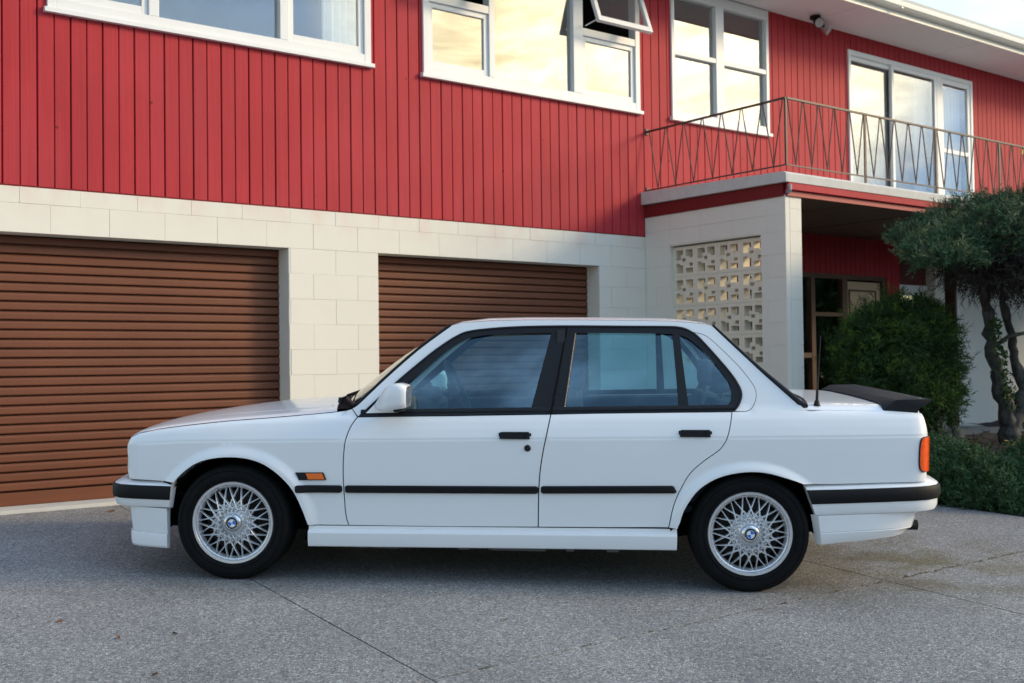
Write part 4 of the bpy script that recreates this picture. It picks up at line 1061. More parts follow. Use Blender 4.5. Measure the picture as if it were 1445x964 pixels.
# boot spoiler
sp_prof = [(3.203, .0), (3.236, .026), (3.262, .045), (3.272, .049), (3.303, .0515), (3.36, .053), (3.427, .055), (3.434, .051), (3.432, .042), (3.405, .022), (3.384, .012), (3.374, .004), (3.371, -.008), (3.35, -.01), (3.25, -.008)]
rows = []
for t in (-1, -.999, -.975, -.95, -.9, -.7, -.4, 0, .4, .7, .9, .95, .975, .999, 1):
    y = t*.728; foot = .027*(1-max(0, (abs(t)-.85)/.15)**2)+.006*(1-t*t)
    k = .985 if abs(t) == 1 else 1
    rows.append([(3.32+(x+.010*(1-t*t)-3.32)*k, y, .897+(foot*(1-min(max(dz, 0)/.05, 1)))+dz*k-(.004 if abs(t) > .95 and dz <= 0 else 0)) for x, dz in sp_prof])
mb = MB().loft(rows, closed=True); n_ = len(sp_prof); mb.f += [tuple(range(n_)), tuple(range((len(rows)-1)*n_, len(rows)*n_))]
mb.build('rear_spoiler', mat('matt black spoiler', (.012, .012, .014), .65, spec=.25), car, smooth=True, angle=32)
# rear face and front face
rows = []
for x, z in RE: rows.append([(x+.010*(1-t*t), t*(hw(x-.001, z)-.008), z) for t in np.linspace(-1, 1, 15)])
rows.insert(0, [(3.386+.010*(1-t*t), t*(hw(3.385, .876)-.008), .886) for t in np.linspace(-1, 1, 15)])
MB().loft(rows).build('rear_panel', M['paint'], car, smooth=True)
MB().box(3.432, 3.438, -.26, .26, .60, .71).build('number_plate', M['white_enamel'], car)
fp = []
for x, z in FR: fp.append([(x-.045*(1-t*t)+.0, t*(hw(x+.001, z)-.006), z) for t in np.linspace(-1, 1, 15)])
front = MB().loft(fp).build('front_panel', M['black_trim'], car, smooth=True)
for y in (-.58, -.40, .40, .58):
    hl = MB().lathe([(.001, -.02), (.05, -.018), (.078, -.006), (.086, .0), (.09, .012)], 24).xf(Matrix.Translation((-.585-.03*(1-(y/.7)**2), y, .583)) @ Matrix.Rotation(-math.pi/2, 4, 'Z')).build('headlight', M['lamp_glass'], front, smooth=True)
for y in (-.075, .075):
    MB().box(-.632, -.60, y-.062, y+.062, .50, .665).build('grille_surround', M['hubcap'], front, bevel=.012)
    gl_ = MB()
    for i in range(7): gl_.box(-.637, -.6325, y-.048+i*.0145, y-.040+i*.0145, .512, .653)
    gl_.build('grille_slats', M['dark'], front)
# ---- bumpers: bands swept round the ends
def sweep(name, path, prof, m, parent, slope=0., xref=0., skew=0., closed=False, angle=35):
    """path: plan points from the near flank to the far one; prof: (outward offset, z); slope: rise per metre of x"""
    P_ = [Vector((x, y, 0)) for x, y in path]; rows = []
    for i, p in enumerate(P_):
        t = (P_[min(i+1, len(P_)-1)]-P_[max(i-1, 0)]).normalized(); n_ = Vector((t.y, -t.x, 0))
        if n_.dot(Vector((p.x-1.4, p.y*.6, 0))) < 0: n_ = -n_
        end = 1 if i in (0, len(P_)-1) else 0
        rows.append([(p.x+n_.x*o+skew*end*(z-.45), p.y+n_.y*o, z+slope*(p.x-xref)) for o, z in prof])
    mb = MB().loft(rows); k = len(prof); mb.f += [tuple(range(k)), tuple(range((len(rows)-1)*k, len(rows)*k))]
    return mb.build(name, m, parent, smooth=True, angle=angle)
def mirrorpath(h): return h+[(x, -y) for x, y in h[::-1] if abs(y) > 1e-6]
fpath = mirrorpath([(-.318, -.800), (-.42, -.789), (-.52, -.777), (-.585, -.758), (-.622, -.725), (-.642, -.68), (-.676, -.52), (-.700, -.3), (-.710, 0)])
fb = sweep('front_bumper', fpath, [(-.045, .488), (-.02, .486), (.012, .470), (.020, .464), (.020, .392), (.016, .372), (.008, .356), (-.012, .352), (-.03, .352)], M['paint'], car, skew=.10)
sweep('bumper_strip', fpath, [(.015, .466), (.026, .463), (.031, .452), (.031, .408), (.026, .397), (.015, .394)], M['rubber_strip'], fb, skew=.10)
apath = mirrorpath([(-.345, -.790), (-.42, -.782), (-.50, -.768), (-.542, -.742), (-.564, -.70), (-.59, -.55), (-.612, -.3), (-.620, 0)])
ad = sweep('air_dam', apath, [(-.03, .351), (.012, .351), (.006, .29), (-.002, .232), (-.003, .226), (-.008, .225), (-.008, .222), (.004, .221), (.006, .2), (.002, .158), (-.004, .149), (-.03, .149)], M['paint'], car, slope=-.03, xref=-.4, angle=25)
rpath = mirrorpath([(2.845, -.800), (3.0, -.797), (3.2, -.787), (3.35, -.770), (3.41, -.748), (3.452, -.71), (3.474, -.66), (3.494, -.5), (3.508, -.25), (3.512, 0)])
rb = sweep('rear_bumper', rpath, [(-.045, .545), (-.03, .544), (.012, .526), (.020, .518), (.020, .446), (.018, .41), (.010, .394), (-.012, .388), (-.03, .388)], M['paint'], car, slope=.046, xref=3.04, skew=-.36)
sweep('bumper_strip', rpath, [(.015, .518), (.026, .514), (.032, .502), (.032, .462), (.026, .450), (.015, .446)], M['rubber_strip'], rb, slope=.046, xref=3.04, skew=-.36)
# rear apron, rising towards the back
rows = []
ap = mirrorpath([(2.880, -.812), (3.0, -.809), (3.15, -.797), (3.26, -.772), (3.325, -.725), (3.352, -.66), (3.364, -.4), (3.368, 0)])
for x, y in ap:
    u = min(max((x-2.880)/.485, 0), 1); zt = .384+.024*u; zbm = .240+.052*u; k = 1 if y < 0 else -1
    sh = .045*ss(.55, .95, u)
    row = [(x+sh-.03, y+k*.03, zt), (x+sh, y, zt-.001), (x+sh*.55, y+k*.002, .302+.030*u), (x+sh*.53, y+k*.006, .2985+.030*u), (x+sh*.5, y+k*.001, .295+.030*u), (x-sh*.1, y+k*.006, zbm+.02), (x-sh*.3, y+k*.016, zbm), (x-sh*.3-.02, y+k*.05, zbm)]
    rows.append([(a-(.02*(z-.38)/.14*-1 if False else 0)+(.02*(.38-z)/.14 if x < 2.9 else 0), b, z) for a, b, z in row])
mb = MB().loft(rows); n_ = len(rows[0]); mb.f += [tuple(range(n_)), tuple(range((len(rows)-1)*n_, len(rows)*n_))]
mb.build('rear_apron', M['paint'], car, smooth=True, angle=25)
MB().lathe([(.020, .09), (.026, .09), (.026, -.12), (.020, -.12)], 16, 'y').xf(Matrix.Translation((3.318, -.52, .300)) @ Matrix.Rotation(math.pi/2, 4, 'Z')).build('exhaust_pipe', M['exhaust'], car, smooth=True)
MB().lathe([(.020, .09), (.026, .09), (.026, -.12), (.020, -.12)], 16, 'y').xf(Matrix.Translation((3.318, -.45, .300)) @ Matrix.Rotation(math.pi/2, 4, 'Z')).build('exhaust_pipe', M['exhaust'], car, smooth=True)
# ---- floor, firewall, cabin
MB().box(-.50, 3.33, -.70, .70, .40, .42).box(.40, 2.20, -.765, .765, .19, .24).box(.36, .40, -.70, .70, .2, .79).box(2.9, 3.3, -.6, .6, .26, .42).box(-.45, .3, -.45, .45, .2, .42).build('underbody', M['dark'], car)
MB().box(2.62, 2.66, -.72, .72, .40, .86).box(2.40, 2.84, -.70, .70, .855, .87).build('rear_shelf', M['dash'], car)
dsh = MB().prism([(.60, .60), (.60, .862), (.72, .885), (.84, .875), (.90, .82), (.88, .60)], 'y', -.72, .72).build('dashboard', M['dash'], car, bevel=.015)
MB().prism([(.74, .87), (.78, .915), (.86, .91), (.89, .85)], 'y', .16, .55).build('instrument_hood', M['dash'], dsh, bevel=.01)
sw = MB()
ring = [Vector((.185*math.cos(a), .185*math.sin(a), 0)) for a in np.linspace(0, 2*math.pi, 41)]
sw.tube(ring, .015, 8, cap=False)
for a in (0.2, math.pi-.2, 4.4, 5.0): sw.tube([(0, 0, -.03), (.18*math.cos(a), .18*math.sin(a), 0)], .013, 6)
sw.lathe([(.001, -.015), (.06, -.02), (.065, -.05)], 16, 'z')
sw.xf(Matrix.Translation((1.00, .36, .90)) @ Matrix.Rotation(math.radians(66), 4, 'Y')).build('steering_wheel', M['dash'], car, smooth=True)
def seat(x, y, wd=.25, back=.62, name='seat'):
    def slab_(rows):
        mb = MB(); rr_ = []
        for (xa, za, xb, zb2, w2) in rows:
            rr_.append([(xa, y-w2, za), (xa-.012, y-w2*.6, za), (xa-.012, y+w2*.6, za), (xa, y+w2, za), (xb, y+w2, zb2), (xb, y-w2, zb2)])
        mb.loft(rr_, closed=True); n_ = 6; mb.f += [tuple(range(n_))[::-1], tuple(range((len(rr_)-1)*n_, len(rr_)*n_))]; return mb
    o = slab_([(x-.01, .44, x+.14, .42, wd), (x+.03, .56, x+.17, .52, wd), (x+.09, .72, x+.21, .70, wd), (x+.14, .86, x+.24, .85, wd*.9), (x+.165, .92, x+.235, .92, wd*.7)]).build(name, M['seat'], car, smooth=True, bevel=.012)
    MB().box(x-.46, x+.05, y-wd, y+wd, .36, .50).build('seat_cushion', M['seat'], o, bevel=.03)
    hr = MB().box(x+.165, x+.245, y-.13, y+.13, .955, 1.105).build('headrest', M['seat'], o, bevel=.035)
    MB().tube([(x+.20, y-.05, .90), (x+.20, y-.05, .98)], .007, 6).tube([(x+.20, y+.05, .90), (x+.20, y+.05, .98)], .007, 6).build('headrest_post', M['dash'], o)
    return o
seat(1.50, -.36); seat(1.50, .36)
seat(2.26, -.36, .33); seat(2.26, .36, .33)
# belts and pillars seen through the glass
for s_ in (-1, 1):
    MB().box(1.60, 1.64, s_*.58, s_*.62, .85, 1.27).xf(Matrix.Identity(4)).build('pillar_lining', M['dash'], car)
mir = MB().box(.955, .975, -.12, .12, 1.175, 1.225).build('rear_view_mirror', M['dash'], car, bevel=.008)
MB().tube([(.965, 0, 1.22), (.985, 0, 1.275)], .008, 6).build('mirror_arm', M['dash'], mir)
MB().box(1.0, 2.3, -.52, .52, 1.262, 1.272).build('headlining', mat('grey headlining', (.2, .21, .22), .9), car)

# ---- wheels (axis along y; outer face towards -y)
def wheel():
    wl = empty('wheel', parent=car)
    R_ = .2905
    MB().lathe([(.201, .02), (.205, -.002), (.213, -.010), (.232, -.017), (.252, -.018), (.270, -.012), (.280, -.003), (.286, .010), (R_, .03), (R_, .17), (.28, .195), (.25, .21), (.205, .20)], 72).build('tyre', M['tyre'], wl, smooth=True, angle=60)
    lt = MB()
    for r in (.222, .262): lt.lathe([(r-.002, -.0150), (r, -.0195), (r+.002, -.0160)], 72)
    lt.build('tyre_rib', M['tyre'], wl, smooth=True)
    rim = MB().lathe([(.2065, .004), (.2065, -.004), (.2035, -.008), (.193, -.007), (.189, -.002), (.187, .006), (.182, .008), (.179, .016), (.1745, .024), (.172, .034)], 72)
    # cross spokes: 18 pairs of slim bars, dished outwards to the hub
    for i in range(18):
        th = 2*math.pi*(i+.5)/18
        for sg in (-1, 1):
            q0, q1 = Vector((.1763, .0079)), Vector((.1201, .0212)); dq = (q1-q0)/(q0.x-q1.x); pts = []
            for xx, yy in ((.1763, .020), (.150, .008), (.115, -.002), (.058, -.007)):
                v = q0+dq*(q0.x-xx); pts.append((v.length, th+sg*math.atan2(v.y, v.x), yy))
            P_ = [Vector((r*math.cos(a), y, r*math.sin(a))) for r, a, y in pts]
            rows = []
            for j, p in enumerate(P_):
                t = (P_[min(j+1, 3)]-P_[max(j-1, 0)]).normalized(); n_ = t.cross(Vector((0, 1, 0))).normalized()
                w_ = (.0020, .0023, .0032, .0042)[j]; dpt = .016
                rows.append([p-n_*w_*1.7+Vector((0, dpt, 0)), p-n_*w_, p-n_*w_*.35-Vector((0, .0022, 0)), p+n_*w_*.35-Vector((0, .0022, 0)), p+n_*w_, p+n_*w_*1.7+Vector((0, dpt, 0))])
            rim.loft(rows)
        # bosses where the spokes meet
        for r, off, sz, y in ((.1005, 0, .0058, -.008), (.0885, math.pi/18, .0064, -.010), (.0760, 0, .0060, -.011), (.0640, math.pi/18, .0052, -.011), (.1795, .045, .004, .014), (.1795, -.045, .004, .014)):
            a = th+off; c_ = Vector((r*math.cos(a), y, r*math.sin(a)))
            rim.add([c_+Vector((sz*math.cos(q), .006, sz*math.sin(q))) for q in [k*math.pi/3 for k in range(6)]]+[c_+Vector((sz*.55*math.cos(q), -.0045, sz*.55*math.sin(q))) for q in [k*math.pi/3 for k in range(6)]],
                    [tuple(range(6, 12))]+[(k, (k+1) % 6, 6+(k+1) % 6, 6+k) for k in range(6)])
    rim.lathe([(.100, .020), (.096, .012), (.085, .008), (.06, .004), (.05, -.002), (.001, -.002)], 54)
    rim.build('rim', M['alloy'], wl, smooth=True, angle=30)
    MB().lathe([(.1725, .0345), (.168, .06), (.168, .17), (.05, .172)], 48).build('rim_barrel', M['brake'], wl, smooth=True)  # barrel coloured near black to stand for the shade behind the spokes
    MB().lathe([(.046, -.002), (.0455, -.012), (.043, -.0165), (.036, -.0195), (.033, -.021), (.0315, -.0185), (.001, -.0185)], 40).build('hub_cap', M['hubcap'], wl, smooth=True, angle=40)
    # roundel: black ring, blue and white quarters
    MB().lathe([(.0305, -.0184), (.0305, -.0198), (.001, -.0198)], 36).build('emblem', M['black_gloss'], wl)
    for nm, m_, q0 in (('blue_quarter', 'blue', 0), ('blue_quarter', 'blue', 2), ('white_quarter', 'white_enamel', 1), ('white_quarter', 'white_enamel', 3)):
        pts = [(0, -.0206, 0)]+[(.0185*math.cos(a), -.0206, .0185*math.sin(a)) for a in np.linspace(q0*math.pi/2, (q0+1)*math.pi/2, 9)]
        mb = MB(); mb.add(pts, [tuple(range(10))]); mb.build(nm, M[m_], wl)
    rg = MB().lathe([(.0185, -.0207), (.0195, -.0210), (.0205, -.0207)], 36).lathe([(.0290, -.0199), (.0300, -.0205), (.0308, -.0199)], 36).build('emblem_ring', M['hubcap'], wl)
    MB().lathe([(.155, .075), (.155, .088), (.06, .088), (.06, .075), (.155, .075)], 48).box(-.15, -.09, .065, .10, -.035, .035).build('brake_disc', M['brake'], wl)
    MB().tube([(-.148, .02, .105), (-.143, -.004, .101)], .004, 6).build('valve', M['black_trim'], wl)
    return wl
w0 = wheel()
def copytree(o, parent=None):
    c = o.copy(); COL.objects.link(c)
    if parent: c.parent = parent
    for ch in o.children: copytree(ch, c)
    return c
wheels = [w0]+[copytree(w0, car) for _ in range(3)]
for wl, (x, y, z, rz, ry) in zip(wheels, ((-.008, -.795, .285, 0, .50), (2.556, -.795, .285, 0, -.15), (-.008, .795, .285, math.pi, .3), (2.556, .795, .285, math.pi, 1.1))):
    wl.location = (x, y, z); wl.rotation_mode = 'YXZ'; wl.rotation_euler = (0, ry, rz)

# ================================================================== PLANTS
def fibres(name, m, parent, base, dirs, L0, K=7, wd=.007, spread=.55, droop=.0, along=.9, kind=None, fan=.5):
    """feathery sprigs: at every base a stem of length L0*dir carrying K slim leaf blades (one triangle each)"""
    n = len(base); dirs = dirs/np.linalg.norm(dirs, axis=1, keepdims=True)
    Ls = L0*RNG.uniform(.55, 1.3, n)
    t = np.tile(np.linspace(.0, along, K), (n, 1))+RNG.uniform(-.05, .05, (n, K))
    o = base[:, None, :]+dirs[:, None, :]*(t*Ls[:, None])[:, :, None]
    rnd = RNG.normal(0, 1, (n, K, 3)); rnd -= (rnd*dirs[:, None, :]).sum(2, keepdims=True)*dirs[:, None, :]
    rnd /= np.linalg.norm(rnd, axis=2, keepdims=True)+1e-9
    d = dirs[:, None, :]*(1-fan)+rnd*spread; d[:, :, 2] -= droop; d /= np.linalg.norm(d, axis=2, keepdims=True)
    ln = (Ls[:, None]*RNG.uniform(.35, .75, (n, K)))[:, :, None]
    side = np.cross(d, RNG.normal(0, 1, (n, K, 3))); side /= np.linalg.norm(side, axis=2, keepdims=True)+1e-9
    wv = side*(wd*RNG.uniform(.7, 1.3, (n, K)))[:, :, None]
    tri = np.stack([o-wv, o+wv, o+d*ln], axis=2).reshape(-1, 3)
    me = bpy.data.meshes.new(name); k = len(tri)
    me.vertices.add(k); me.vertices.foreach_set('co', tri.astype(np.float32).ravel())
    me.loops.add(k); me.loops.foreach_set('vertex_index', np.arange(k, dtype=np.int32))
    me.polygons.add(k//3); me.polygons.foreach_set('loop_start', np.arange(0, k, 3, dtype=np.int32))
    me.update(calc_edges=True)
    o_ = linkmesh(name, me, m, parent)
    if kind: o_['kind'] = kind
    return o_
def unit(n):
    v = RNG.normal(0, 1, (n, 3)); return v/np.linalg.norm(v, axis=1, keepdims=True)
def clump(B, D, m_, rad, dn=.45):
    """gather sprigs into tufts of m_ round each base"""
    B2 = np.repeat(B, m_, 0)+RNG.normal(0, rad, (len(B)*m_, 3)); D2 = np.repeat(D, m_, 0)+RNG.normal(0, dn, (len(B)*m_, 3)); return B2, D2
def lobes(ls, n, lo=-1.0, depth=.35, up=.4, noise=.35):
    """points scattered in the outer shell of ellipsoid lobes -> (base, dir)"""
    vol = np.array([l[1][0]*l[1][1]+l[1][1]*l[1][2]+l[1][0]*l[1][2] for l in ls]); cnt = (n*vol/vol.sum()).astype(int); B, D = [], []
    for (c, r), k in zip(ls, cnt):
        u = unit(k*3); u = u[u[:, 2] > lo][:k]; rad = 1-depth*RNG.random(len(u))**1.6
        wob = 1+.13*np.sin(u[:, 0]*7+c[0]*9)*np.sin(u[:, 1]*6+c[1]*7)+.09*np.sin(u[:, 2]*11+u[:, 0]*9+c[2])
        B.append(np.array(c)+u*np.array(r)*(rad*wob)[:, None]); d = u+np.array([0, 0, up])+RNG.normal(0, noise, u.shape); D.append(d)
    return np.concatenate(B), np.concatenate(D)
def bark(name, paths, parent, m=M['bark'], n=9, k=5):
    mb = MB()
    for pts, r0, r1 in paths:
        P_ = [Vector(p) for p in pts]; q = []
        for i in range(len(P_)-1):
            for j in range(k): q.append(P_[i].lerp(P_[i+1], j/k)+Vector((random.uniform(-1, 1), random.uniform(-1, 1), 0))*r0*.20*(1 if j or i else 0))
        q.append(P_[-1]); rr_ = [(r0+(r1-r0)*i/(len(q)-1))*random.uniform(.80, 1.2) for i in range(len(q))]
        mb.tube(q, rr_, n)
    return mb.build(name, m, parent, smooth=True, angle=180)

# ---- umbrella juniper beside the porch
ty = 5.2; tb = (9.47, ty, bedz(9.47, ty)-.05)
tree = tag(empty('juniper_tree', tb), 'gnarled juniper tree with flat topped blue green crown over a bare dark underside', 'tree')
off_ = np.array(tb)
def rel(pts): return [tuple(np.array(p)-off_) for p in pts]
bark('trunk', [(rel([tb, (9.45, ty, -.68), (9.409, ty-.03, -.50), (9.338, ty, -.22), (9.245, ty+.03, .09), (9.165, ty, .40), (9.09, ty, .62)]), .085, .040),
               (rel([(9.46, ty, -.70), (9.51, ty-.05, -.52), (9.60, ty-.08, -.33), (9.754, ty-.1, -.07), (9.955, ty-.08, .22), (10.097, ty, .56)]), .085, .045)], tree)
for pth, a, b in (([(9.165, ty, .40), (9.04, ty-.05, .47), (8.94, ty-.1, .53), (8.813, ty-.15, .65), (8.70, ty-.2, .78)], .030, .014),
                  ([(9.60, ty-.08, -.33), (9.655, ty+.02, -.05), (9.64, ty+.05, .20), (9.55, ty+.08, .50), (9.5, ty, .75)], .05, .026),
                  ([(9.30, ty+.02, .10), (9.40, ty-.06, .19), (9.58, ty-.10, .215), (9.80, ty-.05, .22)], .022, .014),
                  ([(9.10, ty, .60), (8.95, ty+.1, .74), (8.6, ty+.1, .86), (8.2, ty, .92)], .03, .012), ([(9.12, ty, .58), (9.25, ty-.2, .78), (9.3, ty-.35, .95)], .03, .012),
                  ([(10.09, ty, .55), (10.2, ty+.1, .8), (10.5, ty, 1.0)], .04, .014), ([(10.0, ty, .35), (9.85, ty-.2, .6), (9.75, ty-.3, .85)], .03, .012)):
    bark('branch', [(rel(pth), a, b)], tree)
CR = [((8.62, 5.2, .88), (.42, .38, .17)), ((8.95, 5.0, .99), (.46, .45, .26)), ((9.35, 5.3, 1.10), (.50, .55, .32)), ((9.72, 5.0, 1.13), (.52, .60, .34)), ((10.2, 5.3, 1.16), (.65, .6, .32)), ((10.7, 5.1, 1.05), (.6, .55, .30)),
      ((9.15, 4.75, .90), (.42, .35, .24)), ((9.7, 4.65, .84), (.48, .35, .26)), ((10.2, 4.7, .84), (.5, .35, .28)), ((8.36, 5.1, .80), (.26, .28, .11)), ((9.5, 5.7, 1.05), (.7, .4, .28))]
B, D = lobes(CR, 2100, lo=-.30, depth=.25, up=.6, noise=.5)
B, D = clump(B, D, 11, .030, .38)
fibres('crown', M['green_blue'], tree, B-off_, D, .058, K=7, wd=.0040, spread=.55)
B, D = lobes([(c, (r[0]*1.04, r[1]*1.04, r[2]*1.07)) for c, r in CR], 700, lo=.0, depth=.12, up=.7, noise=.6)
B, D = clump(B, D, 8, .026, .35)
fibres('crown_tips', M['green_yellow'], tree, B-off_, D, .062, K=6, wd=.0036, spread=.45)
# brown dead twigs under the canopy
B, D = lobes([((c[0], c[1], c[2]-.10), (r[0]*.86, r[1]*.86, r[2]*1.25)) for c, r in CR[1:9]], 9000, lo=-1, depth=.75, up=-.1, noise=.6)
D[:, 2] -= .3
fibres('dead_twigs', M['dead'], tree, B-off_, D, .14, K=6, wd=.0045, spread=.7, droop=.25)
# suckers of pale leaf climbing the left stem
pp = []
for i in range(150):
    u = random.random(); p = Vector((9.40, ty-.06, -.45)).lerp(Vector((9.17, ty-.05, .36)), u)+Vector((random.gauss(-.05, .03), random.gauss(-.03, .03), 0)); pp.append(tuple(p))
fibres('stem_leaves', M['green_dark'], tree, np.array(pp)-off_, unit(150)+np.array([-.6, -.3, .1]), .05, K=5, wd=.010, spread=.8)

# ---- bushy dark conifer behind the boot
sb = (8.96, 5.9, bedz(8.96, 5.9)-.03); so = np.array(sb)
shrub = tag(empty('conifer_shrub', sb), 'dense dark green conifer shrub with bright tips standing before the entry door behind the boot', 'shrub')
SL = [((8.78, 5.9, -.08), (.50, .52, .46)), ((8.78, 5.8, .22), (.40, .42, .29)), ((8.98, 5.9, .22), (.32, .40, .27)), ((8.62, 5.85, .06), (.38, .40, .27)), ((9.00, 5.85, -.12), (.34, .40, .34)), ((8.76, 5.75, -.36), (.46, .44, .26)), ((8.48, 5.75, -.16), (.30, .32, .20))]
B, D = lobes(SL, 2200, depth=.40, up=.35, noise=.55)
B, D = clump(B, D, 9, .035, .45)
fibres('crown', M['green_dark'], shrub, B-so, D, .070, K=8, wd=.0038, spread=.6)
B, D = lobes([(c, (r[0]*1.06, r[1]*1.06, r[2]*1.06)) for c, r in SL], 420, lo=-.2, depth=.12, up=.6, noise=.5)
B, D = clump(B, D, 7, .03, .4)
fibres('crown_tips', M['green_bright'], shrub, B-so, D, .075, K=7, wd=.0036, spread=.5)
B, D = lobes([(c, (r[0]*1.22, r[1]*1.2, r[2]*1.15)) for c, r in SL], 420, lo=-.6, depth=.2, up=.35, noise=.5)
B, D = clump(B, D, 4, .03, .4)
fibres('loose_sprays', M['green_dark'], shrub, B-so, D, .09, K=8, wd=.0032, spread=.5)
tw = []
for i in range(60):
    a = random.uniform(0, 6.28); q = random.random()
    tw.append((rel_ := [tuple(np.array(p)-so) for p in ((sb[0]+.2*math.cos(a)*q, sb[1]+.15*math.sin(a)*q, sb[2]), (sb[0]+.45*math.cos(a)*q, sb[1]+.35*math.sin(a)*q, sb[2]+.35), (sb[0]+.7*math.cos(a)*q, sb[1]+.5*math.sin(a)*q, sb[2]+.75))], .009, .003))
bark('trunk', tw, shrub, n=5, k=3)
B = np.array([(random.uniform(9.05, 9.5), 5.85+random.gauss(0, .1), random.uniform(-.75, -.25)) for _ in range(380)])
fibres('sparse_sprays', M['green_dark'], shrub, B-so, unit(380)+np.array([.3, -.2, .5]), .085, K=7, wd=.0035, spread=.6)
bark('stem', [([tuple(np.array(p)-so) for p in ((9.42, 5.85, bedz(9.42, 5.85)-.02), (9.46, 5.85, -.6), (9.56, 5.86, -.4), (9.6, 5.86, -.15))], .016, .006), ([tuple(np.array(p)-so) for p in ((9.36, 5.83, bedz(9.36, 5.83)-.02), (9.38, 5.85, -.6), (9.34, 5.86, -.3))], .020, .01)], shrub)

# ---- low spreading junipers along the edge of the concrete
for lbl, LS in (('low spreading juniper mound right behind the rear bumper beside the tail light', [((7.85, 4.72, -.98), (.36, .36, .26)), ((8.05, 5.10, -.90), (.38, .40, .22)), ((8.02, 4.55, -1.02), (.42, .36, .19)), ((7.82, 4.42, -1.04), (.30, .33, .16))]),
                ('low spreading juniper mound at the right edge of the picture below the tree trunk', [((8.45, 4.12, -.98), (.50, .42, .26)), ((8.85, 4.42, -.88), (.45, .42, .22)), ((8.20, 3.95, -1.06), (.40, .36, .17)), ((9.1, 4.0, -.90), (.6, .5, .26)), ((8.6, 3.6, -1.02), (.6, .45, .22))])):
    c0 = LS[0][0]; root = (c0[0], c0[1], bedz(c0[0], c0[1])); ro = np.array(root)
    ju = tag(empty('spreading_juniper', root), lbl, 'shrub', 'ground junipers along the bed edge')
    B, D = lobes(LS, 1700, lo=-.35, depth=.22, up=.25, noise=.5)
    B, D = clump(B, D, 10, .03, .4)
    k_ = B[:, 2] > np.array([bedz(x, y) for x, y in B[:, :2]])-.02
    fibres('foliage', M['green_cover'], ju, B[k_]-ro, D[k_], .055, K=8, wd=.0034, spread=.6)
    B, D = lobes(LS, 320, lo=.0, depth=.06, up=.4, noise=.5)
    B, D = clump(B, D, 6, .03, .4)
    fibres('foliage_tips', M['green_dark'], ju, B-ro, D, .06, K=7, wd=.0034, spread=.5)
    tw = [([tuple(Vector((0, 0, -.03))), tuple(Vector((.25*math.cos(a), .22*math.sin(a), .10))), tuple(Vector((.42*math.cos(a), .38*math.sin(a), .12)))], .012, .005) for a in np.linspace(0, 6, 9)]
    bark('stems', tw, ju, M['dead'], n=5, k=2)
# small yellow green seedling, stump post and stones in the mulch
sx, sy = 9.10, 4.98
sdl = tag(empty('seedling', (sx, sy, bedz(sx, sy))), 'small yellow green seedling growing in the dark mulch', 'plant')
for i in range(9):
    a = i*2.4; l = random.uniform(.05, .09); d = Vector((math.cos(a), math.sin(a), .7)).normalized(); s_ = d.cross(Vector((0, 0, 1))).normalized()*l*.28
    MB().add([(0, 0, .02+.006*i), d*l*.5+s_+Vector((0, 0, .006*i)), d*l+Vector((0, 0, .004*i)), d*l*.5-s_+Vector((0, 0, .006*i))], [(0, 1, 2, 3)]).build('leaf', M['green_bright'] if i % 3 else M['yellow_leaf'], sdl, fix=False)
MB().tube([(0, 0, -.01), (0, 0, .08)], .004, 5).build('stem', M['green_dark'], sdl)
px_, py_ = 9.02, 5.42
st = MB().tube([(0, 0, -.1), (.004, 0, .05), (.0, .003, .16)], [.052, .048, .045], 10).build('timber_stump', mat('weathered grey timber', (.13, .12, .10), .9, var=.3, vscale=30), None, smooth=True)
st.location = (px_, py_, bedz(px_, py_)); tag(st, 'short weathered timber post stump in the mulch near the brick edging', 'stump')
def lump(name, r, m, sc=(1, .8, .6)):
    bm = bmesh.new(); bmesh.ops.create_icosphere(bm, subdivisions=2, radius=r)
    for v in bm.verts: v.co = Vector((v.co.x*sc[0], v.co.y*sc[1], v.co.z*sc[2]))*(1+random.uniform(-.14, .14))
    me = bpy.data.meshes.new(name); bm.to_mesh(me); bm.free()
    for p in me.polygons: p.use_smooth = True
    return linkmesh(name, me, m)
for x, y, r, lb in ((8.55, 4.72, .045, 'pale stone in the mulch just behind the dip between the two juniper mounds'), (8.62, 4.66, .035, 'smallest pale stone in the mulch beside the dip between the juniper mounds'),
                    (8.92, 4.72, .06, 'grey stone in the mulch behind the right hand juniper mound'), (9.2, 4.75, .05, 'grey stone in the mulch in front of the yellow green seedling'),
                    (8.42, 5.2, .05, 'grey stone in the mulch behind the left hand juniper mound'), (9.75, 5.0, .10, 'big grey stone in the mulch at the right of the tree trunk')):
    o = lump('stone', r, M['stone']); o.location = (x, y, bedz(x, y)+r*.3)
    tag(o, lb, 'stone', 'stones in the garden bed')
# chips of bark on the mulch
ch = MB()
for i in range(2200):
    x = random.uniform(7.7, 11); y = random.uniform(3.2, 6.1); z = bedz(x, y)+.004; a = random.uniform(0, 6.28); l, w_ = random.uniform(.012, .035), random.uniform(.005, .012)
    u = Vector((math.cos(a), math.sin(a), random.uniform(-.4, .6)))*l; v = Vector((-math.sin(a), math.cos(a), random.uniform(-.3, .3)))*w_; p = Vector((x, y, z))
    ch.add([p-u-v, p+u-v*.6, p+u+v, p-u+v*.7], [(0, 1, 2, 3)])
tag(ch.build('bark_chips', mat('bark chips', (.026, .018, .015), .9, var=.6, vscale=60), bpy.data.objects['garden_bed'], fix=False), kind='stuff')

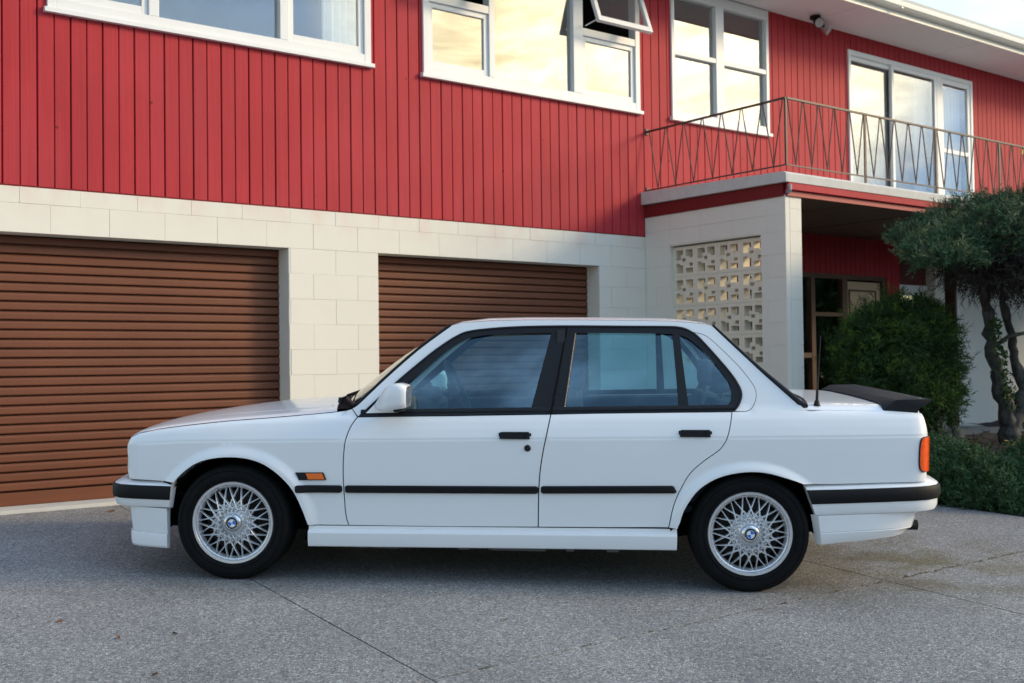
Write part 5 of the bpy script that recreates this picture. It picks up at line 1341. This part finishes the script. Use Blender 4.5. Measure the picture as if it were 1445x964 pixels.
# ---- dry leaves lying on the drive
LF = ((1.316, 4.952, 'curled brown leaf near the left edge of the drive'), (1.444, 4.567, 'brown leaf on the concrete left of the front wheel'), (1.658, 4.50, 'brown leaf on the concrete below the front spoiler'),
      (2.9, 3.9, 'small yellow brown leaf on the drive below the front door of the car'), (1.4, 4.02, 'tiny brown leaf low on the left of the drive'), (2.38, 7.66, 'dark leaf at the foot of the left roller door'))
for i, (x, y, lb) in enumerate(LF):
    l = .016 if i < 5 else .03; m_ = MB()
    m_.add([(-l, 0, .004), (-l*.3, -l*.5, .002), (l*.7, -l*.35, .010), (l, .0, .004), (l*.6, l*.45, .012), (-l*.4, l*.5, .006), (0, 0, .001)], [(0, 1, 6), (1, 2, 6), (2, 3, 6), (3, 4, 6), (4, 5, 6), (5, 0, 6)])
    o = m_.build('fallen_leaf', M['leaf'], None, fix=False); o.location = (x, y, gz(y)+.001); o.rotation_euler.z = i*1.3
    tag(o, lb, 'leaf', 'fallen leaves on the drive')

# ---- far side of the street: dark belt of trees that the low panes mirror
k = 4200; an_ = RNG.uniform(math.radians(-150), math.radians(20), k); rd_ = RNG.uniform(44, 52, k)
hh = (6.2+1.3*np.sin(an_*9)+1.0*np.sin(an_*23+1)+.6*np.sin(an_*41))*RNG.random(k)**.7+RNG.uniform(-.3, .3, k)
Bf = np.stack([6+rd_*np.cos(an_), rd_*np.sin(an_), -2.6+np.maximum(hh, 0)], axis=1)
tag(fibres('street_trees', M['green_cover'], None, Bf, unit(k)+np.array([0, 0, .5]), 1.5, K=12, wd=.16, spread=.9), kind='stuff')

yl = tag(MB().add([(-.03, 0, .03), (.0, -.004, .012), (.035, 0, .026), (.012, .004, -.005), (.03, 0, -.04), (-.004, -.004, -.02), (-.028, .002, -.045), (-.012, 0, -.002)], [(0, 1, 7), (1, 2, 3), (3, 4, 5), (5, 6, 7), (1, 3, 7), (3, 5, 7)]).build('yellow_leaf', M['yellow_leaf'], None, fix=False),
         'small yellow leaf caught on the balcony railing at the right edge', 'leaf')
yl.location = (11.76, 6.232, 2.25)

# added hedge, out of view past the right edge, to shade the cream wall
hb_ = (16.6, 4.4, gz(4.4)-.1)
hedge = tag(empty('added_shade_hedge', hb_), 'tall dark green hedge added out of view at the right to shade the cream wall', 'hedge')
B = np.stack([RNG.uniform(-.7, .7, 5200), RNG.uniform(-2.0, 2.0, 5200), RNG.uniform(0, 3.4, 5200)], 1)
fibres('foliage', M['green_dark'], hedge, B, unit(5200)+np.array([0, 0, .4]), .26, K=9, wd=.022, spread=.8)
bark('stems', [([(0, y_, 0), (.1, y_+.1, 1.4), (-.05, y_, 2.9)], .05, .02) for y_ in (-1.6, -.8, 0, .8, 1.6)], hedge, n=6, k=2)
